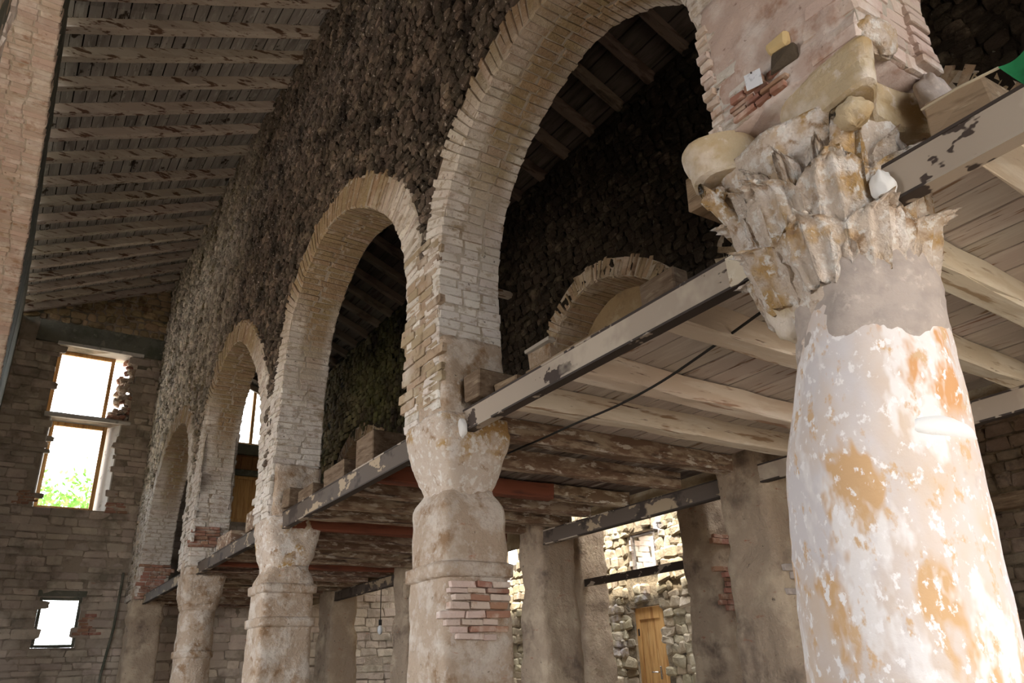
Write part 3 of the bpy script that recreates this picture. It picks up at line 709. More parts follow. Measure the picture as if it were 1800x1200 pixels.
# ---- aisle roof
aroof = structure(mobj('ceiling_aisle', [(2.40, -3.2, 6.19), (4.9, -3.2, 5.14), (4.9, 15.2, 5.14+.05), (2.40, 15.2, 6.24), (2.40, -3.2, 6.25), (4.9, -3.2, 5.20), (4.9, 15.2, 5.25), (2.4, 15.2, 6.30)],
    [(0, 1, 2, 3), (7, 6, 5, 4), (0, 4, 5, 1), (1, 5, 6, 2), (2, 6, 7, 3), (3, 7, 4, 0)], M['void']))
tag(aroof, 'dark lean-to roof over the aisle')
y = -2.9
while y < 15:
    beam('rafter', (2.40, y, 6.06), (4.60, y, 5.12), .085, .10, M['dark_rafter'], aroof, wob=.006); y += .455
for k in range(12):
    xa = 2.42+2.4*k/12; xb = xa+.185
    for (ya, yb) in ((-3.1, 5.0), (5.0, 15.1)):
        za, zb = 6.165-.425*(xa-2.42), 6.165-.425*(xb-2.42)
        V = [(xa, ya, za), (xb, ya, zb), (xb, yb, zb), (xa, yb, za), (xa, ya, za+.015), (xb, ya, zb+.015), (xb, yb, zb+.015), (xa, yb, za+.015)]
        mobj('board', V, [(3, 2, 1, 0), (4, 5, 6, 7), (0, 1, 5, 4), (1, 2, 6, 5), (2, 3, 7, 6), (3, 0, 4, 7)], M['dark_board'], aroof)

# ---- outer wall (x = 8.5)
XO = 8.5
OW = [(8.80, 9.42, 1.36, 2.04), (8.80, 9.46, -EYE, .92), (12.6, 13.7, 2.0, 2.62)]
def ztop_o(y): return 2.95
wall_out = grid_wall('wall_outer', 'x', XO, .5, -3.2, 15.4, -EYE, 3.9, OW, M['outer_mortar'])
tag(wall_out, 'rough yellowish stone outer wall beyond the gallery, lit from above')
def keep_out(y, z): return not any(h[0]-.05 < y < h[1]+.05 and h[2]-.05 < z < h[3]+.05 for h in OW) and not (1.0 < z < 1.22 and any(abs(y-q) < .07 for q in (8.39, 8.91, 9.4, 9.88)))
masonry(wall_out, (XO, 0, 0), (0, 1, 0), (0, 0, 1), (-1, 0, 0), 6.6, 10.4, -.6, 3.0, .13, .17, .09, 'stone', M['outer_stone'], 'stone', keep_out, jit=.36, gap=-.012, seed=61, rotj=.2, out=-.005, limit=290, stuff_name='small_stones')
masonry(wall_out, (XO, 0, 0), (0, 1, 0), (0, 0, 1), (-1, 0, 0), 10.4, 14.9, -.6, 3.6, .14, .2, .09, 'stone', M['outer_stone'], 'stone', keep_out, jit=.36, gap=-.012, seed=63, rotj=.2, out=-.005, limit=8, stuff_name='small_stones')
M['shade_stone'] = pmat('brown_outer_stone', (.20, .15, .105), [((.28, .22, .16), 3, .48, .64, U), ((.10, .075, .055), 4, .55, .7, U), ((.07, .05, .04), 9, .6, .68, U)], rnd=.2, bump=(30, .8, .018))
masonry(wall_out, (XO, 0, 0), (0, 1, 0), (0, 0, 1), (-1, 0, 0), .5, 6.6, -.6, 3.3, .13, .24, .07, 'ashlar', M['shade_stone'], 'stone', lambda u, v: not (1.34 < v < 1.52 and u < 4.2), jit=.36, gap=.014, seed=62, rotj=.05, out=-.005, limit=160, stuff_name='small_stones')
structure(beam('trim_9', (XO-.02, 4.2, 1.36), (XO-.02, 1.0, 1.30), .12, .15, M['timber'], None, wob=.012)); bpy.data.objects['trim_9']['label'] = 'old dark timber bedded in the outer wall at the right edge'
window_frame('window_5', 8.82, 9.40, XO+.03, 1.38, 2.02, .05, M['plank_dim'], plane='x', label='small square window in the yellowish outer wall')
door = pine_door('door_3', 'light pine door in the yellowish outer stone wall', 8.82, 9.44, XO+.02, -EYE, .90, M['pine'], plane='x')
tube('door_handle', [(XO-.03, 8.98, -.02), (XO-.06, 8.98, -.02), (XO-.06, 9.10, -.015)], .01, M['steel_handle'], door)
box('handle_plate', XO+.005, XO+.02, 8.965, 8.995, -.12, .06, M['steel_handle'], door, bev=.002)
for yq, zq in ((9.38, .55), (9.38, -.3)): box('hinge', XO+.01, XO+.022, yq-.01, yq+.02, zq-.05, zq+.05, M['steel_edge'], door, bev=.002)
structure(box('trim_10', XO-.012, XO+.06, 8.78, 9.50, .91, 1.0, M['outer_mortar'], jit=.01)); bpy.data.objects['trim_10']['label'] = 'mortared lintel band above the pine door'
# brick building just outside window 5
ext = thing('brick_outbuilding', 'sunlit brick wall standing just outside the small square window', 'building', (13.6, 14.4, -EYE))
box('wall', 13.6, 13.9, 10.8, 18.0, -EYE, 3.20, M['slab'], ext)
box('coping', 13.5, 14.0, 10.7, 18.1, 3.20, 3.34, M['slab'], ext)
masonry(ext, (13.6, 0, 0), (0, 1, 0), (0, 0, 1), (-1, 0, 0), 13.4, 15.6, 2.0, 3.18, .12, .34, .04, 'brick', M['sun_brick'], 'brick', seed=91, gap=.02, limit=80, out=.01)
structure(box('ceiling_sun_blocker', 4.86, 7.50, 5.31, 15.2, 3.0, 3.08, M['dark_board']))  # added roof strip, keeps the sun off the outer row piers
masonry(wall_out, (0, 9.415, 0), (1, 0, 0), (0, 0, 1), (0, -1, 0), 8.62, 9.0, 1.38, 2.03, .075, .2, .03, 'brick', M['sun_brick'], 'brick', seed=92, gap=.004, limit=40, out=.01)
# pine ceiling over the right bay
pine_c = structure(mobj('ceiling_pine', [(4.9, -3, 2.98), (8.6, -3, 2.72), (8.6, 5.3, 2.72), (4.9, 5.3, 2.98), (4.9, -3, 3.04), (8.6, -3, 2.78), (8.6, 5.3, 2.78), (4.9, 5.3, 3.04)],
    [(0, 1, 2, 3), (7, 6, 5, 4), (0, 4, 5, 1), (1, 5, 6, 2), (2, 6, 7, 3), (3, 7, 4, 0)], M['void']))
tag(pine_c, 'new orange pine boarding over the right bay')
for k in range(24):
    ya = -2.9+k*.34
    t0 = [(4.92, ya), (8.48, ya), (8.48, ya+.33), (4.92, ya+.33)]
    V = [(x, yq, 2.975-.07*(x-4.9)-.02) for x, yq in t0]+[(x, yq, 2.975-.07*(x-4.9)) for x, yq in t0]
    mobj('board', V, [(0, 3, 2, 1), (4, 5, 6, 7), (0, 1, 5, 4), (1, 2, 6, 5), (2, 3, 7, 6), (3, 0, 4, 7)], M['pine'], pine_c)
for yq in (1.6, 3.0, 4.4): beam('rafter', (4.95, yq, 2.83), (8.45, yq, 2.58), .07, .11, M['pine'], pine_c, wob=.002)

# ================================================================ THINGS
# ---- the large near column
cx, cy = 2.25, 1.28
col = thing('stone_column', 'large limewashed column with ochre patches filling the right foreground', 'column', (cx, cy, -EYE))
def fluteless(t, z): return 0
loft('shaft', [(-EYE, cx, cy+.10, .30, .30, 2), (-.6, cx, cy+.08, .292, .292, 2), (0, cx, cy+.07, .287, .287, 2), (.3, cx, cy+.05, .284, .284, 2), (.60, cx, cy+.02, .273, .273, 2), (.78, cx, cy-.02, .250, .250, 2), (.95, cx, cy-.05, .228, .228, 2), (1.10, cx, cy-.06, .214, .214, 2)], M['shaft'], col, seg=120, dz=.025, amp=.009, ns=7)
# grey mortar collar under the carving
loft('neck_mortar', [(.86, cx, cy-.035, .222, .222, 2), (.93, cx, cy-.05, .233, .233, 2), (1.02, cx, cy-.055, .228, .228, 2), (1.10, cx, cy-.055, .234, .234, 2), (1.17, cx, cy-.05, .236, .236, 2)], M['grey_render'], col, seg=90, dz=.02, amp=.022, ns=9, cap=False)
# white repair band on the right of the shaft
def arc_band(name, z0, z1, a0, a1, r, th, m, par, cxx, cyy, n=24):
    V = []; F = []
    for i in range(n+1):
        a = a0+(a1-a0)*i/n; e = math.sin(math.pi*min(1, max(0, i/n)))**.4
        zz0, zz1 = z0+(1-e)*.02, z1-(1-e)*.02
        for (rr, z) in ((r-.02, zz0), (r+th*e, zz0+.006), (r+th*e*.9, (zz0+zz1)/2), (r+.001, zz1-.004), (r-.02, zz1)):
            w = N(a*3, z*9, 1, 1)*.004; V.append((cxx+math.cos(a)*(rr+w), cyy+math.sin(a)*(rr+w), z))
    for i in range(n):
        for k in range(4): a = i*5+k; F.append((a, a+5, a+6, a+1))
    return mobj(name, V, F, m, par, smooth=True)
arc_band('repair_band', .565, .635, math.radians(-128), math.radians(-68), .267, .007, M['foam'], col, cx, cy+.015)
# carved capital: bell, leaves, volutes, abacus
def bump_bell(t, z): return .012*math.sin(8*t+1.3)*(1 if z > 1.15 else 0)
bell = loft('capital', [(1.00, cx, cy-.04, .215, .215, 2), (1.10, cx, cy-.035, .238, .238, 2), (1.25, cx, cy-.02, .240, .240, 2), (1.42, cx, cy, .245, .245, 2), (1.50, cx, cy, .258, .258, 2.2), (1.60, cx, cy, .285, .285, 2.6), (1.69, cx, cy, .295, .295, 3)], M['capital'], col, seg=110, dz=.018, amp=.018, ns=11, fn=bump_bell)
def acanthus(a, z0, h, r0, r1, w, curl, m, par, seed):
    """one leaf: raised midrib, side lobes, tip curling outward"""
    rs = random.Random(seed); nu, nv = 12, 12; V = []; F = []
    ca, sa = math.cos(a), math.sin(a)
    for i in range(nv+1):
        t = i/nv
        lobes = .84+.16*abs(math.sin(t*math.pi*3.5+.6))
        ww = w*(.55+.75*math.sin(math.pi*min(1, t*.85+.12)))*lobes*(1-.35*max(0, t-.75)/.25)
        r = r0-.026+(r1-r0+.026)*t**.8
        out = 0; z = z0+h*t
        if t > .72: q = (t-.72)/.28; out = curl*q**1.3; z = z0+h*.72+h*.28*q*(1-.75*q)+.0
        for j in range(nu+1):
            s = j/nu*2-1
            relief = .034*(1-abs(s))**.8+.016*math.cos(s*13)*(1-.2*t)+.008*N(s*3+seed, t*6, 0, 1)
            edge = .018*abs(s)**2.5
            rr = r+out+relief-edge*1.2
            off = s*ww*.5
            p = (ca*rr-sa*off, sa*rr+ca*off, z-abs(s)*.022)
            V.append(p)
    n0 = len(V)
    for p in list(V): V.append((p[0]-ca*.06, p[1]-sa*.06, p[2]-.004))
    for i in range(nv):
        for j in range(nu):
            k = i*(nu+1)+j; F.append((k, k+1, k+nu+2, k+nu+1)); k2 = k+n0; F.append((k2, k2+nu+1, k2+nu+2, k2+1))
    for i in range(nv):
        for j in (0, nu): k = i*(nu+1)+j; F.append((k, k+nu+1, k+n0+nu+1, k+n0))
    for j in range(nu):
        for i in (0, nv): k = i*(nu+1)+j; F.append((k, k+1, k+1+n0, k+n0))
    o = mobj('acanthus_leaf', [(v[0]+cx, v[1]+cy-.01, v[2]) for v in V], F, m, par, smooth=True)
    return o
for k in range(8):
    acanthus(math.radians(-165+45*k), 1.09, .27, .250, .308, .20, .042, M['capital'], bell, k)
for k in range(8):
    acanthus(math.radians(-142+45*k), 1.16, .42, .252, .315, .21, .05, M['capital'], bell, 20+k)
for k in range(16):
    acanthus(math.radians(-170+22.5*k), 1.36, .27, .268, .300, .075, .02, M['capital'], bell, 60+k)
def ell(name, c, r, m, par, amp=.01, seg=16, fn=None):
    V = []; F = []
    for i in range(seg+1):
        p = math.pi*i/seg
        for j in range(seg*2):
            q = math.pi*j/seg; d = 1+N(i*.4+c[0]*9, j*.3, c[2]*5, 1)*amp/max(r)
            V.append((c[0]+r[0]*math.sin(p)*math.cos(q)*d, c[1]+r[1]*math.sin(p)*math.sin(q)*d, c[2]+r[2]*math.cos(p)*d))
    n = seg*2
    for i in range(seg):
        for j in range(n): F.append((i*n+j, (i+1)*n+j, (i+1)*n+(j+1) % n, i*n+(j+1) % n))
    return mobj(name, V, F, m, par, smooth=True)
def volute(pts, r0, r1, m, par, name='volute'):
    V = []; F = []; n = 10
    pts = [Vector(p) for p in pts]
    for i, p in enumerate(pts):
        T = (pts[min(i+1, len(pts)-1)]-pts[max(0, i-1)]).normalized()
        S = T.cross(Vector((0, 0, 1)) if abs(T.z) < .95 else Vector((1, 0, 0))).normalized(); Un = S.cross(T); r = r0+(r1-r0)*i/(len(pts)-1)
        for k in range(n): a = 2*math.pi*k/n; V.append(p+S*math.cos(a)*r*1.5+Un*math.sin(a)*r)
    for i in range(len(pts)-1):
        for k in range(n): a = i*n+k; b = i*n+(k+1) % n; F.append((a, b, b+n, a+n))
    F.append(tuple(range(n))[::-1]); F.append(tuple((len(pts)-1)*n+k for k in range(n)))
    return mobj(name, V, F, m, par, smooth=True)
for a, R in ((math.radians(140), .39), (math.radians(-129), .36), (math.radians(-45), .40), (math.radians(45), .40)):
    P = []
    for i in range(15):
        t = i/14; rr = .24+(R-.24)*min(1, t*1.6); z = 1.38+.26*min(1, t*1.45)
        if t > .62: q = (t-.62)/.38; z = 1.64-.075*math.sin(q*math.pi*.9); rr = R+.012-.07*q
        P.append((cx+math.cos(a)*rr, cy+.02+math.sin(a)*rr, z))
    volute(P, .030, .024, M['capital'], bell)
# abacus in plan, concave sides with one bite taken out of the nave side
plan = [(1.965, .88), (1.975, 1.0), (1.995, 1.12), (2.02, 1.21), (2.09, 1.27), (2.19, 1.30), (2.20, 1.37), (2.10, 1.385), (2.02, 1.385), (1.95, 1.43), (1.895, 1.50), (1.90, 1.58), (1.97, 1.64), (2.08, 1.63), (2.20, 1.55), (2.33, 1.55), (2.46, 1.62), (2.56, 1.62), (2.60, 1.52), (2.52, 1.38), (2.49, 1.24), (2.50, 1.10), (2.56, .98), (2.54, .90), (2.44, .89), (2.32, .95), (2.18, .96), (2.08, .90), (2.01, .86)]
_unused = [(1.97, .86), (2.02, .95), (2.075, 1.12), (2.10, 1.27), (2.15, 1.36), (2.26, 1.41), (2.23, 1.47), (2.11, 1.485), (2.00, 1.54), (1.955, 1.60), (1.975, 1.69), (2.08, 1.74), (2.20, 1.68), (2.33, 1.65), (2.46, 1.70), (2.58, 1.72), (2.64, 1.62), (2.56, 1.45), (2.53, 1.28), (2.57, 1.10), (2.66, .97), (2.62, .87), (2.52, .84), (2.40, .93), (2.27, .96), (2.12, .90), (2.04, .84)]
def resamp_closed(P, n):
    P2 = [np.array(p, float) for p in P]; out = []
    m_ = len(P2)
    for i in range(m_):
        for j in range(n):
            t = j/n; a, b, c, d = P2[i-1], P2[i], P2[(i+1) % m_], P2[(i+2) % m_]
            out.append(.5*((2*b)+(c-a)*t+(2*a-5*b+4*c-d)*t*t+(3*b-a-3*c+d)*t**3))
    return out
pc = resamp_closed(plan, 4); cen = np.array([2.24, 1.25])
V = []; F = []; secs = [(1.655, .88), (1.665, .94), (1.70, .96), (1.735, .965), (1.745, .985), (1.77, 1.0), (1.80, 1.005), (1.815, .98), (1.82, .8)]
for (z, s) in secs:
    for p in pc:
        q = cen+(p-cen)*s; d = FN(q[0], q[1], z, 9)*.010; u = (p-cen)/np.linalg.norm(p-cen)
        V.append((q[0]+u[0]*d, q[1]+u[1]*d, z+N(q[0], q[1], z, 6)*.008))
n = len(pc)
for i in range(len(secs)-1):
    for k in range(n): a = i*n+k; b = i*n+(k+1) % n; F.append((a, b, b+n, a+n))
F.append(tuple(range(n))[::-1]); F.append(tuple((len(secs)-1)*n+k for k in range(n)))
mobj('abacus', V, F, M['abacus'], col, smooth=False)
# boss under the abacus centre, broken wedge at lower left of the carving
ell('boss', (2.02, .98, 1.60), (.05, .06, .05), M['abacus'], col, .012)
ell('broken_plaster', (2.14, 1.40, 1.10), (.10, .09, .11), M['abacus'], col, .02)
ell('broken_plaster', (2.09, 1.33, 1.12), (.07, .09, .08), M['abacus'], col, .02)
# plastered pier standing on the capital
pp = thing('masonry_pier', 'pinkish plastered brick pier standing on the carved capital of the near column', 'pier', (2.21, 1.18, 1.96))
loft('plaster_skin', [(1.81, 2.21, 1.17, .222, .285, 12), (2.3, 2.21, 1.172, .226, .295, 14), (2.45, 2.21, 1.172, .226, .31, 14)], M['pink_brick'], pp, seg=150, dz=.02, amp=.016, ns=12)
ell('loose_plaster', (2.08, .875, 1.86), (.09, .05, .07), M['capital'], pp, .02)
ell('loose_plaster', (2.34, .86, 1.72), (.07, .05, .09), M['grey_render'], pp, .02)
box('yellow_block', 1.965, 2.05, 1.10, 1.19, 1.985, 2.045, M['yellow_block'], pp, jit=.006, bev=.012)
box('socket', 1.972, 1.99, 1.08, 1.19, 1.91, 1.98, M['gable_mortar'], pp, jit=.012)  # dark block standing for a hole, its shade put into the colour
masonry(pp, (1.982, 0, 0), (0, 1, 0), (0, 0, 1), (-1, 0, 0), 1.18, 1.34, 1.83, 1.93, .03, .09, .03, 'brick', M['red_brick'], 'brick', seed=9, limit=20)
# teeth of arch bricks on the far edge of the pier
rs = random.Random(8); its = []
for k in range(12):
    z = 1.86+k*.045; its.append(((2.05+rs.uniform(-.01, .01), 1.465+rs.uniform(-.006, .012), z), EY3, (.14, .06, .034)))
    its.append(((2.36, .875+rs.uniform(-.01, .01), z), EY3, (.12, .07, .034)))
pieces(pp, its, 'brick', M['pink_brick'], 'brick', 60)
pap = mobj('paper_note', [(1.975, 1.285, 1.965), (1.972, 1.215, 1.945), (1.972, 1.215, 1.875), (1.975, 1.285, 1.895), (1.9755, 1.285, 1.965), (1.9735, 1.215, 1.945), (1.9735, 1.215, 1.875), (1.9765, 1.285, 1.895)],
     [(0, 1, 2, 3), (7, 6, 5, 4), (0, 4, 5, 1), (1, 5, 6, 2), (2, 6, 7, 3), (3, 7, 4, 0)], M['paper'])
tag(pap, 'small white paper note pinned to the plastered pier above the carved capital', 'note')
for v in pap.data.vertices: v.co.x -= .03
ell('pin', (1.94, 1.25, 1.95), (.004, .004, .004), M['steel_edge'], pap, 0, 6)

# ---- second column (block capital on a square pier)
def pier_column(label, x, y, hx, hy, capw, neck, zc0, zc1, zs, m, mc, seed, band=None, n_cap=7, round_shaft=False, bricks=True):
    t = thing('stone_column', label, 'column', (x, y, -EYE))
    e = 2.2 if round_shaft else 9
    loft('shaft', [(-EYE, x, y, hx+.02, hy+.02, e), (-.2, x, y, hx+.01, hy+.01, e), (zs-.12, x, y, hx, hy, e), (zs-.03, x, y, hx-.005, hy-.005, e), (zs, x, y, hx*.92, hy*.92, e), (zs+.05, x, y, neck*1.05, neck*1.05, 5), (zc0, x, y, neck, neck, 5)], m, t, seg=96, dz=.03, amp=.026, ns=5)
    loft('capital', [(zs, x, y, neck*1.0, neck*1.0, 4), (zc0, x, y, neck*1.06, neck*1.06, 4), (zc0+.08, x, y, neck*1.2, neck*1.2, 5), (zc0+.22, x, y, capw*.88, capw*.88, n_cap), (zc0+.32, x, y, capw*.95, capw*.95, n_cap), (zc1, x, y, capw*.90, capw*.90, n_cap)], mc, t, seg=96, dz=.02, amp=.026, ns=9)
    loft('impost', [(zc1-.02, x, y, capw*.82, capw*.80, 6), (zc1+.10, x, y, .222, .235, 9), (1.9, x, y, .216, .226, 12)], M['plaster'], t, seg=90, dz=.025, amp=.03, ns=8)
    if band:
        for z in band: loft('moulded_band', [(z-.045, x, y, hx, hy, e), (z-.035, x, y, hx+.026, hy+.026, e), (z+.03, x, y, hx+.028, hy+.028, e), (z+.042, x, y, hx, hy, e)], M['plaster'] if m != M['plaster_dim'] else m, t, seg=80, dz=.02, amp=.008, ns=5)
    return t
c2 = pier_column('second column from the camera, lumpy block capital on a square plastered pier', 2.215, 3.89, .215, .215, .268, .165, 1.0, 1.42, .93, M['plaster'], M['capital'], 1, band=(.545,))
masonry(c2, (0, 3.665, 0), (1, 0, 0), (0, 0, 1), (0, -1, 0), 2.05, 2.33, .18, .47, .04, .12, .05, 'brick', M['pink_brick'], 'brick', lambda u, v: True, seed=71, gap=.006, limit=40, out=-.004,
        mats=lambda u, v, r: M['red_brick'] if (u > 2.2 and r.random() < .55) else None)
c3 = pier_column('third column from the camera, carved capital on a square pier with two mouldings', 2.235, 7.15, .235, .20, .27, .185, 1.0, 1.42, .90, M['plaster'], M['capital'], 2, band=(.52, .80))
c4 = pier_column('fourth column, round limewashed shaft with ring capital', 2.22, 10.42, .205, .205, .27, .20, .98, 1.3, .90, M['plaster'], M['plaster'], 3, band=(.40, 1.0), round_shaft=True)
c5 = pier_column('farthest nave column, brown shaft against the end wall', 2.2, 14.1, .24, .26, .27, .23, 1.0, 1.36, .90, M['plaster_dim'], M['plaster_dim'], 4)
# exposed bricks on the fourth pier and at the far springing
masonry(wall_arcade, (0, 10.16, 0), (1, 0, 0), (0, 0, 1), (0, -1, 0), 2.03, 2.25, 1.62, 1.84, .05, .13, .05, 'brick', M['red_brick'], 'brick', seed=72, limit=14, out=.01)
masonry(wall_arcade, (0, 13.84, 0), (1, 0, 0), (0, 0, 1), (0, -1, 0), 2.03, 2.42, 1.36, 1.9, .055, .14, .06, 'brick', M['red_brick'], 'brick', seed=73, limit=40, out=.01)
# pipe and crack line in the corner of the end wall
tag(tube('conduit', [(1.90, YE-.07, 1.9), (1.88, YE-.07, 1.0), (1.80, YE-.07, .3), (1.78, YE-.07, -.6)], .022, M['concrete']), 'grey conduit running down the corner of the end wall', 'pipe')

# ---- second row piers
def row_pier(label, x0, x1, y0, y1, zt, m, seed):
    t = thing('masonry_pier', label, 'pier', ((x0+x1)/2, (y0+y1)/2, -EYE))
    x, y, hx, hy = (x0+x1)/2, (y0+y1)/2, (x1-x0)/2, (y1-y0)/2
    loft('shaft', [(-EYE, x, y, hx+.03, hy+.03, 7), (-.1, x, y, hx+.03, hy+.03, 7), (.35, x, y, hx+.015, hy+.015, 7), (.62, x, y, hx+.02, hy+.01, 6), (.80, x, y, hx-.02, hy-.02, 7), (1.0, x, y, hx+.005, hy, 8), (zt, x, y, hx, hy, 9)], m, t, seg=90, dz=.04, amp=.045, ns=4)
    return t
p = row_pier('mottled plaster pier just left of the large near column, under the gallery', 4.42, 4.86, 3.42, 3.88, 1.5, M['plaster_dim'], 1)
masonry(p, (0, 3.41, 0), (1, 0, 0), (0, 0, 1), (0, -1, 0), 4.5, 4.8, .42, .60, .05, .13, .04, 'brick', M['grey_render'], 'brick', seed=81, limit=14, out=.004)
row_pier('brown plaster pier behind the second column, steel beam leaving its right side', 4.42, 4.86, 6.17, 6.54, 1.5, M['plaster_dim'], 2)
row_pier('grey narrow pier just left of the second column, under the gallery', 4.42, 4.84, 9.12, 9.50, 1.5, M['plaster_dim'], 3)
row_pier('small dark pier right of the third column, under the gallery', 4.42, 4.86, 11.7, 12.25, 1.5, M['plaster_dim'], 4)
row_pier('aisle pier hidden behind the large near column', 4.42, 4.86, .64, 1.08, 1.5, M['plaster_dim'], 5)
# ---- third row piers
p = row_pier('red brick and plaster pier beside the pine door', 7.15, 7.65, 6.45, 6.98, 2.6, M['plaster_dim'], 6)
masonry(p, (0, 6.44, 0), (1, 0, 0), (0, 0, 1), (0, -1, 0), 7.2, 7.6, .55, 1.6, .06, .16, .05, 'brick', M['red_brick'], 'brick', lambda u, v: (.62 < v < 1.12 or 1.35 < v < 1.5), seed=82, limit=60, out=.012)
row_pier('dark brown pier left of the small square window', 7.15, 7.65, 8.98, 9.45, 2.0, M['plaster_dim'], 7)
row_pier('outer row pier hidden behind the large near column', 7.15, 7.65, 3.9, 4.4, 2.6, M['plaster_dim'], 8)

# ---- steel channels
def channel(label, x, y0, y1, z0, z1, m, dirx=1, fl=.055, th=.009, tilt=0, foam=None, group=None):
    t = thing('steel_beam', label, 'beam', (x, (y0+y1)/2, z0), group)
    def plate(nm, xa, xb, za, zb, mm):
        V = []; F = []; n = 12
        for i in range(n+1):
            y = y0+(y1-y0)*i/n; dz = tilt*(i/n)
            for (a, b) in ((xa, za), (xb, za), (xb, zb), (xa, zb)): V.append((a, y, b+dz))
        for i in range(n):
            for k in range(4): a = i*4+k; b = i*4+(k+1) % 4; F.append((a, a+4, b+4, b))
        F.append((0, 1, 2, 3)); F.append((n*4+3, n*4+2, n*4+1, n*4))
        return mobj(nm, V, F, mm, t)
    plate('web', x, x+th, z0+th, z1-th, m)
    plate('flange', x-.003, x+fl, z0, z0+th*1.2, M['steel_edge']); plate('flange', x-.003, x+fl, z1-th*1.2, z1, M['steel_edge'])
    return t
channel('taupe steel channel entering the large column from the right edge of the picture', 2.13, -1.7, 1.02, 1.305, 1.445, M['steel'])
channel('long taupe steel channel with peeled dark patches between the second column and the large column', 2.13, 1.5, 3.68, 1.305, 1.44, M['steel'])
channel('dark stripped steel channel between the second and third columns', 2.11, 4.09, 6.96, 1.30, 1.455, M['steel_worn'])
channel('short dark steel channel between the third and fourth columns', 2.10, 7.36, 10.2, 1.30, 1.44, M['steel_worn'])
channel('farthest dark steel channel of the nave arcade', 2.10, 10.65, 13.9, 1.29, 1.43, M['steel_worn'])
channel('brown steel channel under the gallery between two aisle piers', 4.47, 3.87, 6.2, 1.17, 1.31, M['steel_worn'])
channel('dark steel channel under the gallery behind the hanging bulb', 4.47, 9.48, 11.75, 1.17, 1.31, M['steel_worn'])
channel('grey steel beam right of the large column carrying the joist ends', 4.40, 1.06, 3.44, 1.18, 1.31, M['steel'])
channel('black steel channel crossing below the small square window', 7.2, 6.9, 9.0, 1.15, 1.25, M['steel_edge'])
tag(ell('foam_blob', (2.10, .99, 1.35), (.03, .035, .06), M['foam'], None, .015), 'white foam lump where the right-hand steel channel enters the large column', 'foam')
tag(ell('foam_blob', (2.105, 3.64, 1.32), (.03, .03, .055), M['foam'], None, .01), 'white foam lump at the second column end of the steel channel', 'foam')

# ---- gallery floor
gal = thing('gallery_floor', 'old painted timber gallery floor of cross joists and long planks seen from below', 'floor', (3.4, 6, 1.45))
JY = [.27, .73, 1.21, 1.64, 2.05, 2.70, 3.17, 3.72, 4.3, 4.98, 5.46, 5.95, 6.45, 6.95, 7.45, 7.95, 8.5, 9.0, 9.5, 10.0, 10.55, 11.1, 11.6, 12.1, 12.7, 13.3, 13.9, 14.4]
for i, yj in enumerate([-1.8, -1.3, -.75, -.25]+JY):
    rs = random.Random(i*7)
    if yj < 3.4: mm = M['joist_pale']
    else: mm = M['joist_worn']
    h = .128+rs.uniform(-.008, .004)
    z0 = 1.312+rs.uniform(-.003, .005)
    if 4.9 < yj < 5.0:
        beam('joist', (2.14, yj, z0), (3.7, yj, z0-.005), .11, h, M['joist_red'], gal)
        beam('joist', (3.7, yj, z0), (4.52, yj, z0), .10, h, mm, gal)
    elif 6.9 < yj < 7.0 or 9.4 < yj < 9.6: beam('joist', (2.16, yj, z0), (4.52, yj, z0), .11, h, M['joist_red'], gal)
    else:
        dy = .04 if yj < 3 else 0
        beam('joist', (2.14+rs.uniform(-.02, .05), yj-dy, z0), (4.56+rs.uniform(-.10, .04), yj+dy, z0+rs.uniform(-.002, .006)), .105+rs.uniform(-.01, .015), h, mm, gal, wob=.006, seed=i)
k = 0; x = 2.17
while x < 4.55:
    w = random.Random(k).uniform(.15, .21)
    for (ya, yb) in ((-2.6, 1.75), (1.76, 3.9), (3.91, 7.9), (7.91, 11.4), (11.41, 14.9)):
        rr = random.Random(int(ya*10)+k*13); g = rr.uniform(.004, .013); z0 = 1.442+rr.uniform(0, .004)
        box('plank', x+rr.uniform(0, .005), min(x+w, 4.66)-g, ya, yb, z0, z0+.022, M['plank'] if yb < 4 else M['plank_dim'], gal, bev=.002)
    x += w; k += 1
# timber stubs standing on the channels and lying about on the gallery
def stub(label, x0, x1, y0, y1, z0, z1, m=None, grp=None):
    o = box('timber_block', x0, x1, y0, y1, z0, z1, m or M['old_timber'], None, jit=.006, bev=.008); return tag(o, label, 'timber', grp)
stub('squared timber block let into the second column above the steel channel', 2.10, 2.42, 3.44, 3.60, 1.455, 1.62)
stub('squared timber block let into the third column above the steel channel', 2.07, 2.4, 6.66, 6.84, 1.46, 1.62)
stub('tall brown timber block standing on the dark channel, nearest the second column', 2.14, 2.50, 5.0, 5.32, 1.465, 1.70)
stub('lower brown timber block on the dark channel, in the middle between second and third columns', 2.14, 2.5, 5.55, 5.98, 1.465, 1.62)
stub('dark low timber block on the dark channel, close to the third column', 2.14, 2.44, 6.25, 6.6, 1.465, 1.58)
stub('upright brown board end on the gallery under the small brick arch', 2.62, 2.72, 2.36, 2.62, 1.465, 1.90)
stub('low leaning board on the gallery edge left of the upright board end', 2.25, 2.34, 2.5, 3.2, 1.466, 1.54, M['timber'])
stub('flat board lying along the gallery edge near the second column', 2.2, 2.34, 3.22, 3.43, 1.466, 1.53, M['timber'])
stub('board end projecting beside the carved capital on its left', 2.0, 2.34, 1.50, 1.68, 1.62, 1.77, M['timber'])
stub('dark timber block on the far channel, right one of two', 2.1, 2.4, 7.75, 8.1, 1.46, 1.66, M['joist_worn'])
stub('dark timber block on the far channel, left one of two', 2.1, 2.4, 8.7, 9.3, 1.45, 1.60, M['joist_worn'])
stub('white-painted timber stub sticking out of the dark aisle wall beside the second column', 3.7, 4.44, 6.42, 6.50, 3.98, 4.06, M['rafter'])
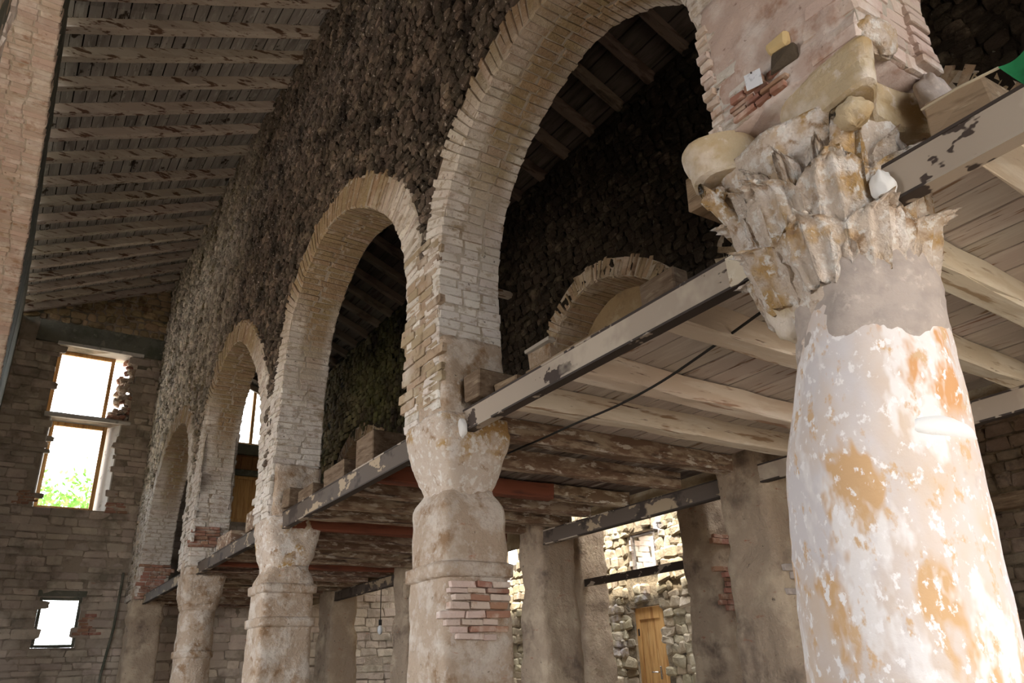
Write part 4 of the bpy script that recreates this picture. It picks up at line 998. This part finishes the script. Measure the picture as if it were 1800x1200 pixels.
box('wood_wedge', 2.2, 2.42, .66, .84, 1.45, 1.62, M['timber'], None, jit=.02); tag(bpy.data.objects['wood_wedge'], 'wooden wedge block on the channel right of the carved capital', 'timber')
imp = box('impost_block', 4.36, 4.8, 5.74, 6.12, 2.96, 3.16, M['plaster'], None, jit=.008, bev=.015); tag(imp, 'pale moulded impost block at the foot of the small gallery arch', 'block')
box('fillet', 4.33, 4.82, 5.70, 6.14, 3.16, 3.20, M['slab'], imp)
# ---- cable, bulb, cloth and string
Pc = [(2.62, 3.95, 1.31), (2.61, 3.6, 1.30), (2.60, 3.2, 1.295), (2.60, 2.85, 1.29), (2.58, 2.5, 1.30), (2.53, 2.15, 1.32), (2.46, 1.8, 1.335), (2.40, 1.5, 1.35)]
Pc = [(p[0], p[1], p[2]) for p in smooth_profile(Pc, 5)]
tag(tube('cable', Pc, .0065, M['black']), 'black cable slung under the gallery from the large column to the second column', 'cable')
bl = thing('hanging_bulb', 'bare white light bulb hanging on a cord left of the second column', 'lamp', (4.55, 10.16, .60))
tube('cord', [(4.55, 10.16, 1.445), (4.55, 10.16, .78)], .006, M['black'], bl)
tube('socket', [(4.55, 10.16, .785), (4.55, 10.16, .715)], .022, M['black'], bl, 10)
ell('bulb', (4.55, 10.16, .655), (.038, .038, .06), M['bulb'], bl, 0, 12)
def cloth():
    A = np.array([1.98, .56, 1.43]); B = np.array([1.98, .38, 1.43]); C = np.array([1.96, .46, 1.20])
    V = []; F = []; n = 14
    idx = {}
    for i in range(n+1):
        for j in range(n+1-i):
            a, b = i/n, j/n; p = A*(1-a-b)+B*a+C*b
            p[0] += .012*math.sin(a*9+b*4); idx[i, j] = len(V); V.append(tuple(p))
    m0 = len(V)
    for v in list(V): V.append((v[0]+.004, v[1], v[2]))
    for i in range(n):
        for j in range(n-i):
            F.append((idx[i, j], idx[i+1, j], idx[i, j+1])); F.append((idx[i, j+1]+m0, idx[i+1, j]+m0, idx[i, j]+m0))
            if i+j < n-1: F.append((idx[i+1, j], idx[i+1, j+1], idx[i, j+1])); F.append((idx[i, j+1]+m0, idx[i+1, j+1]+m0, idx[i+1, j]+m0))
    return mobj('green_cloth', V, F, M['green_cloth'], None, smooth=True)
cl = tag(cloth(), 'corner of a green cloth hanging at the upper right edge', 'cloth')
tube('string', [(1.985, .56, 1.43), (2.02, .68, 1.47), (2.06, .80, 1.50)], .004, M['string'], cl)

# ---- tree outside the middle window
tree = thing('tree', 'pale green leafy tree outside the middle end window', 'tree', (1.2, 21, -EYE))
tube('trunk', [(2.6, 21, -EYE), (2.5, 21, 1.8), (1.8, 21.2, 3.6)], .12, M['bark'], tree)
rs = random.Random(2); V = []; F = []
for k in range(1400):
    u = [rs.gauss(0, 1) for _ in range(3)]; c = Vector((1.35+u[0]*.75, 21+u[1]*.7, 4.0+u[2]*.42)); a = Vector((rs.uniform(-1, 1), rs.uniform(-1, 1), rs.uniform(-1, 1))).normalized()*.09; b = a.cross(Vector((rs.random(), rs.random(), rs.random()))).normalized()*.04
    q = len(V); V += [c-a, c+b, c+a, c-b]; F.append((q, q+1, q+2, q+3))
lv = mobj('foliage', V, F, M['leaf'], tree); lv['kind'] = 'stuff'

GROUPS = {'brick_arch': 'brick arches of the two arcades', 'stone_column': 'columns of the nave arcade', 'masonry_pier': 'plastered masonry piers', 'steel_beam': 'steel channels between columns and piers', 'timber_block': 'loose timber blocks and board ends on the gallery edge', 'foam_blob': 'white foam lumps at the channel ends'}
for o in COL.objects:
    if o.parent is None and o.name.split('.')[0] in GROUPS: o['group'] = GROUPS[o.name.split('.')[0]]
# ---------------------------------------------------------------- lift everything to eye height
for o in list(COL.objects):
    if o.parent is None and o.type != 'LIGHT': o.location.z += EYE
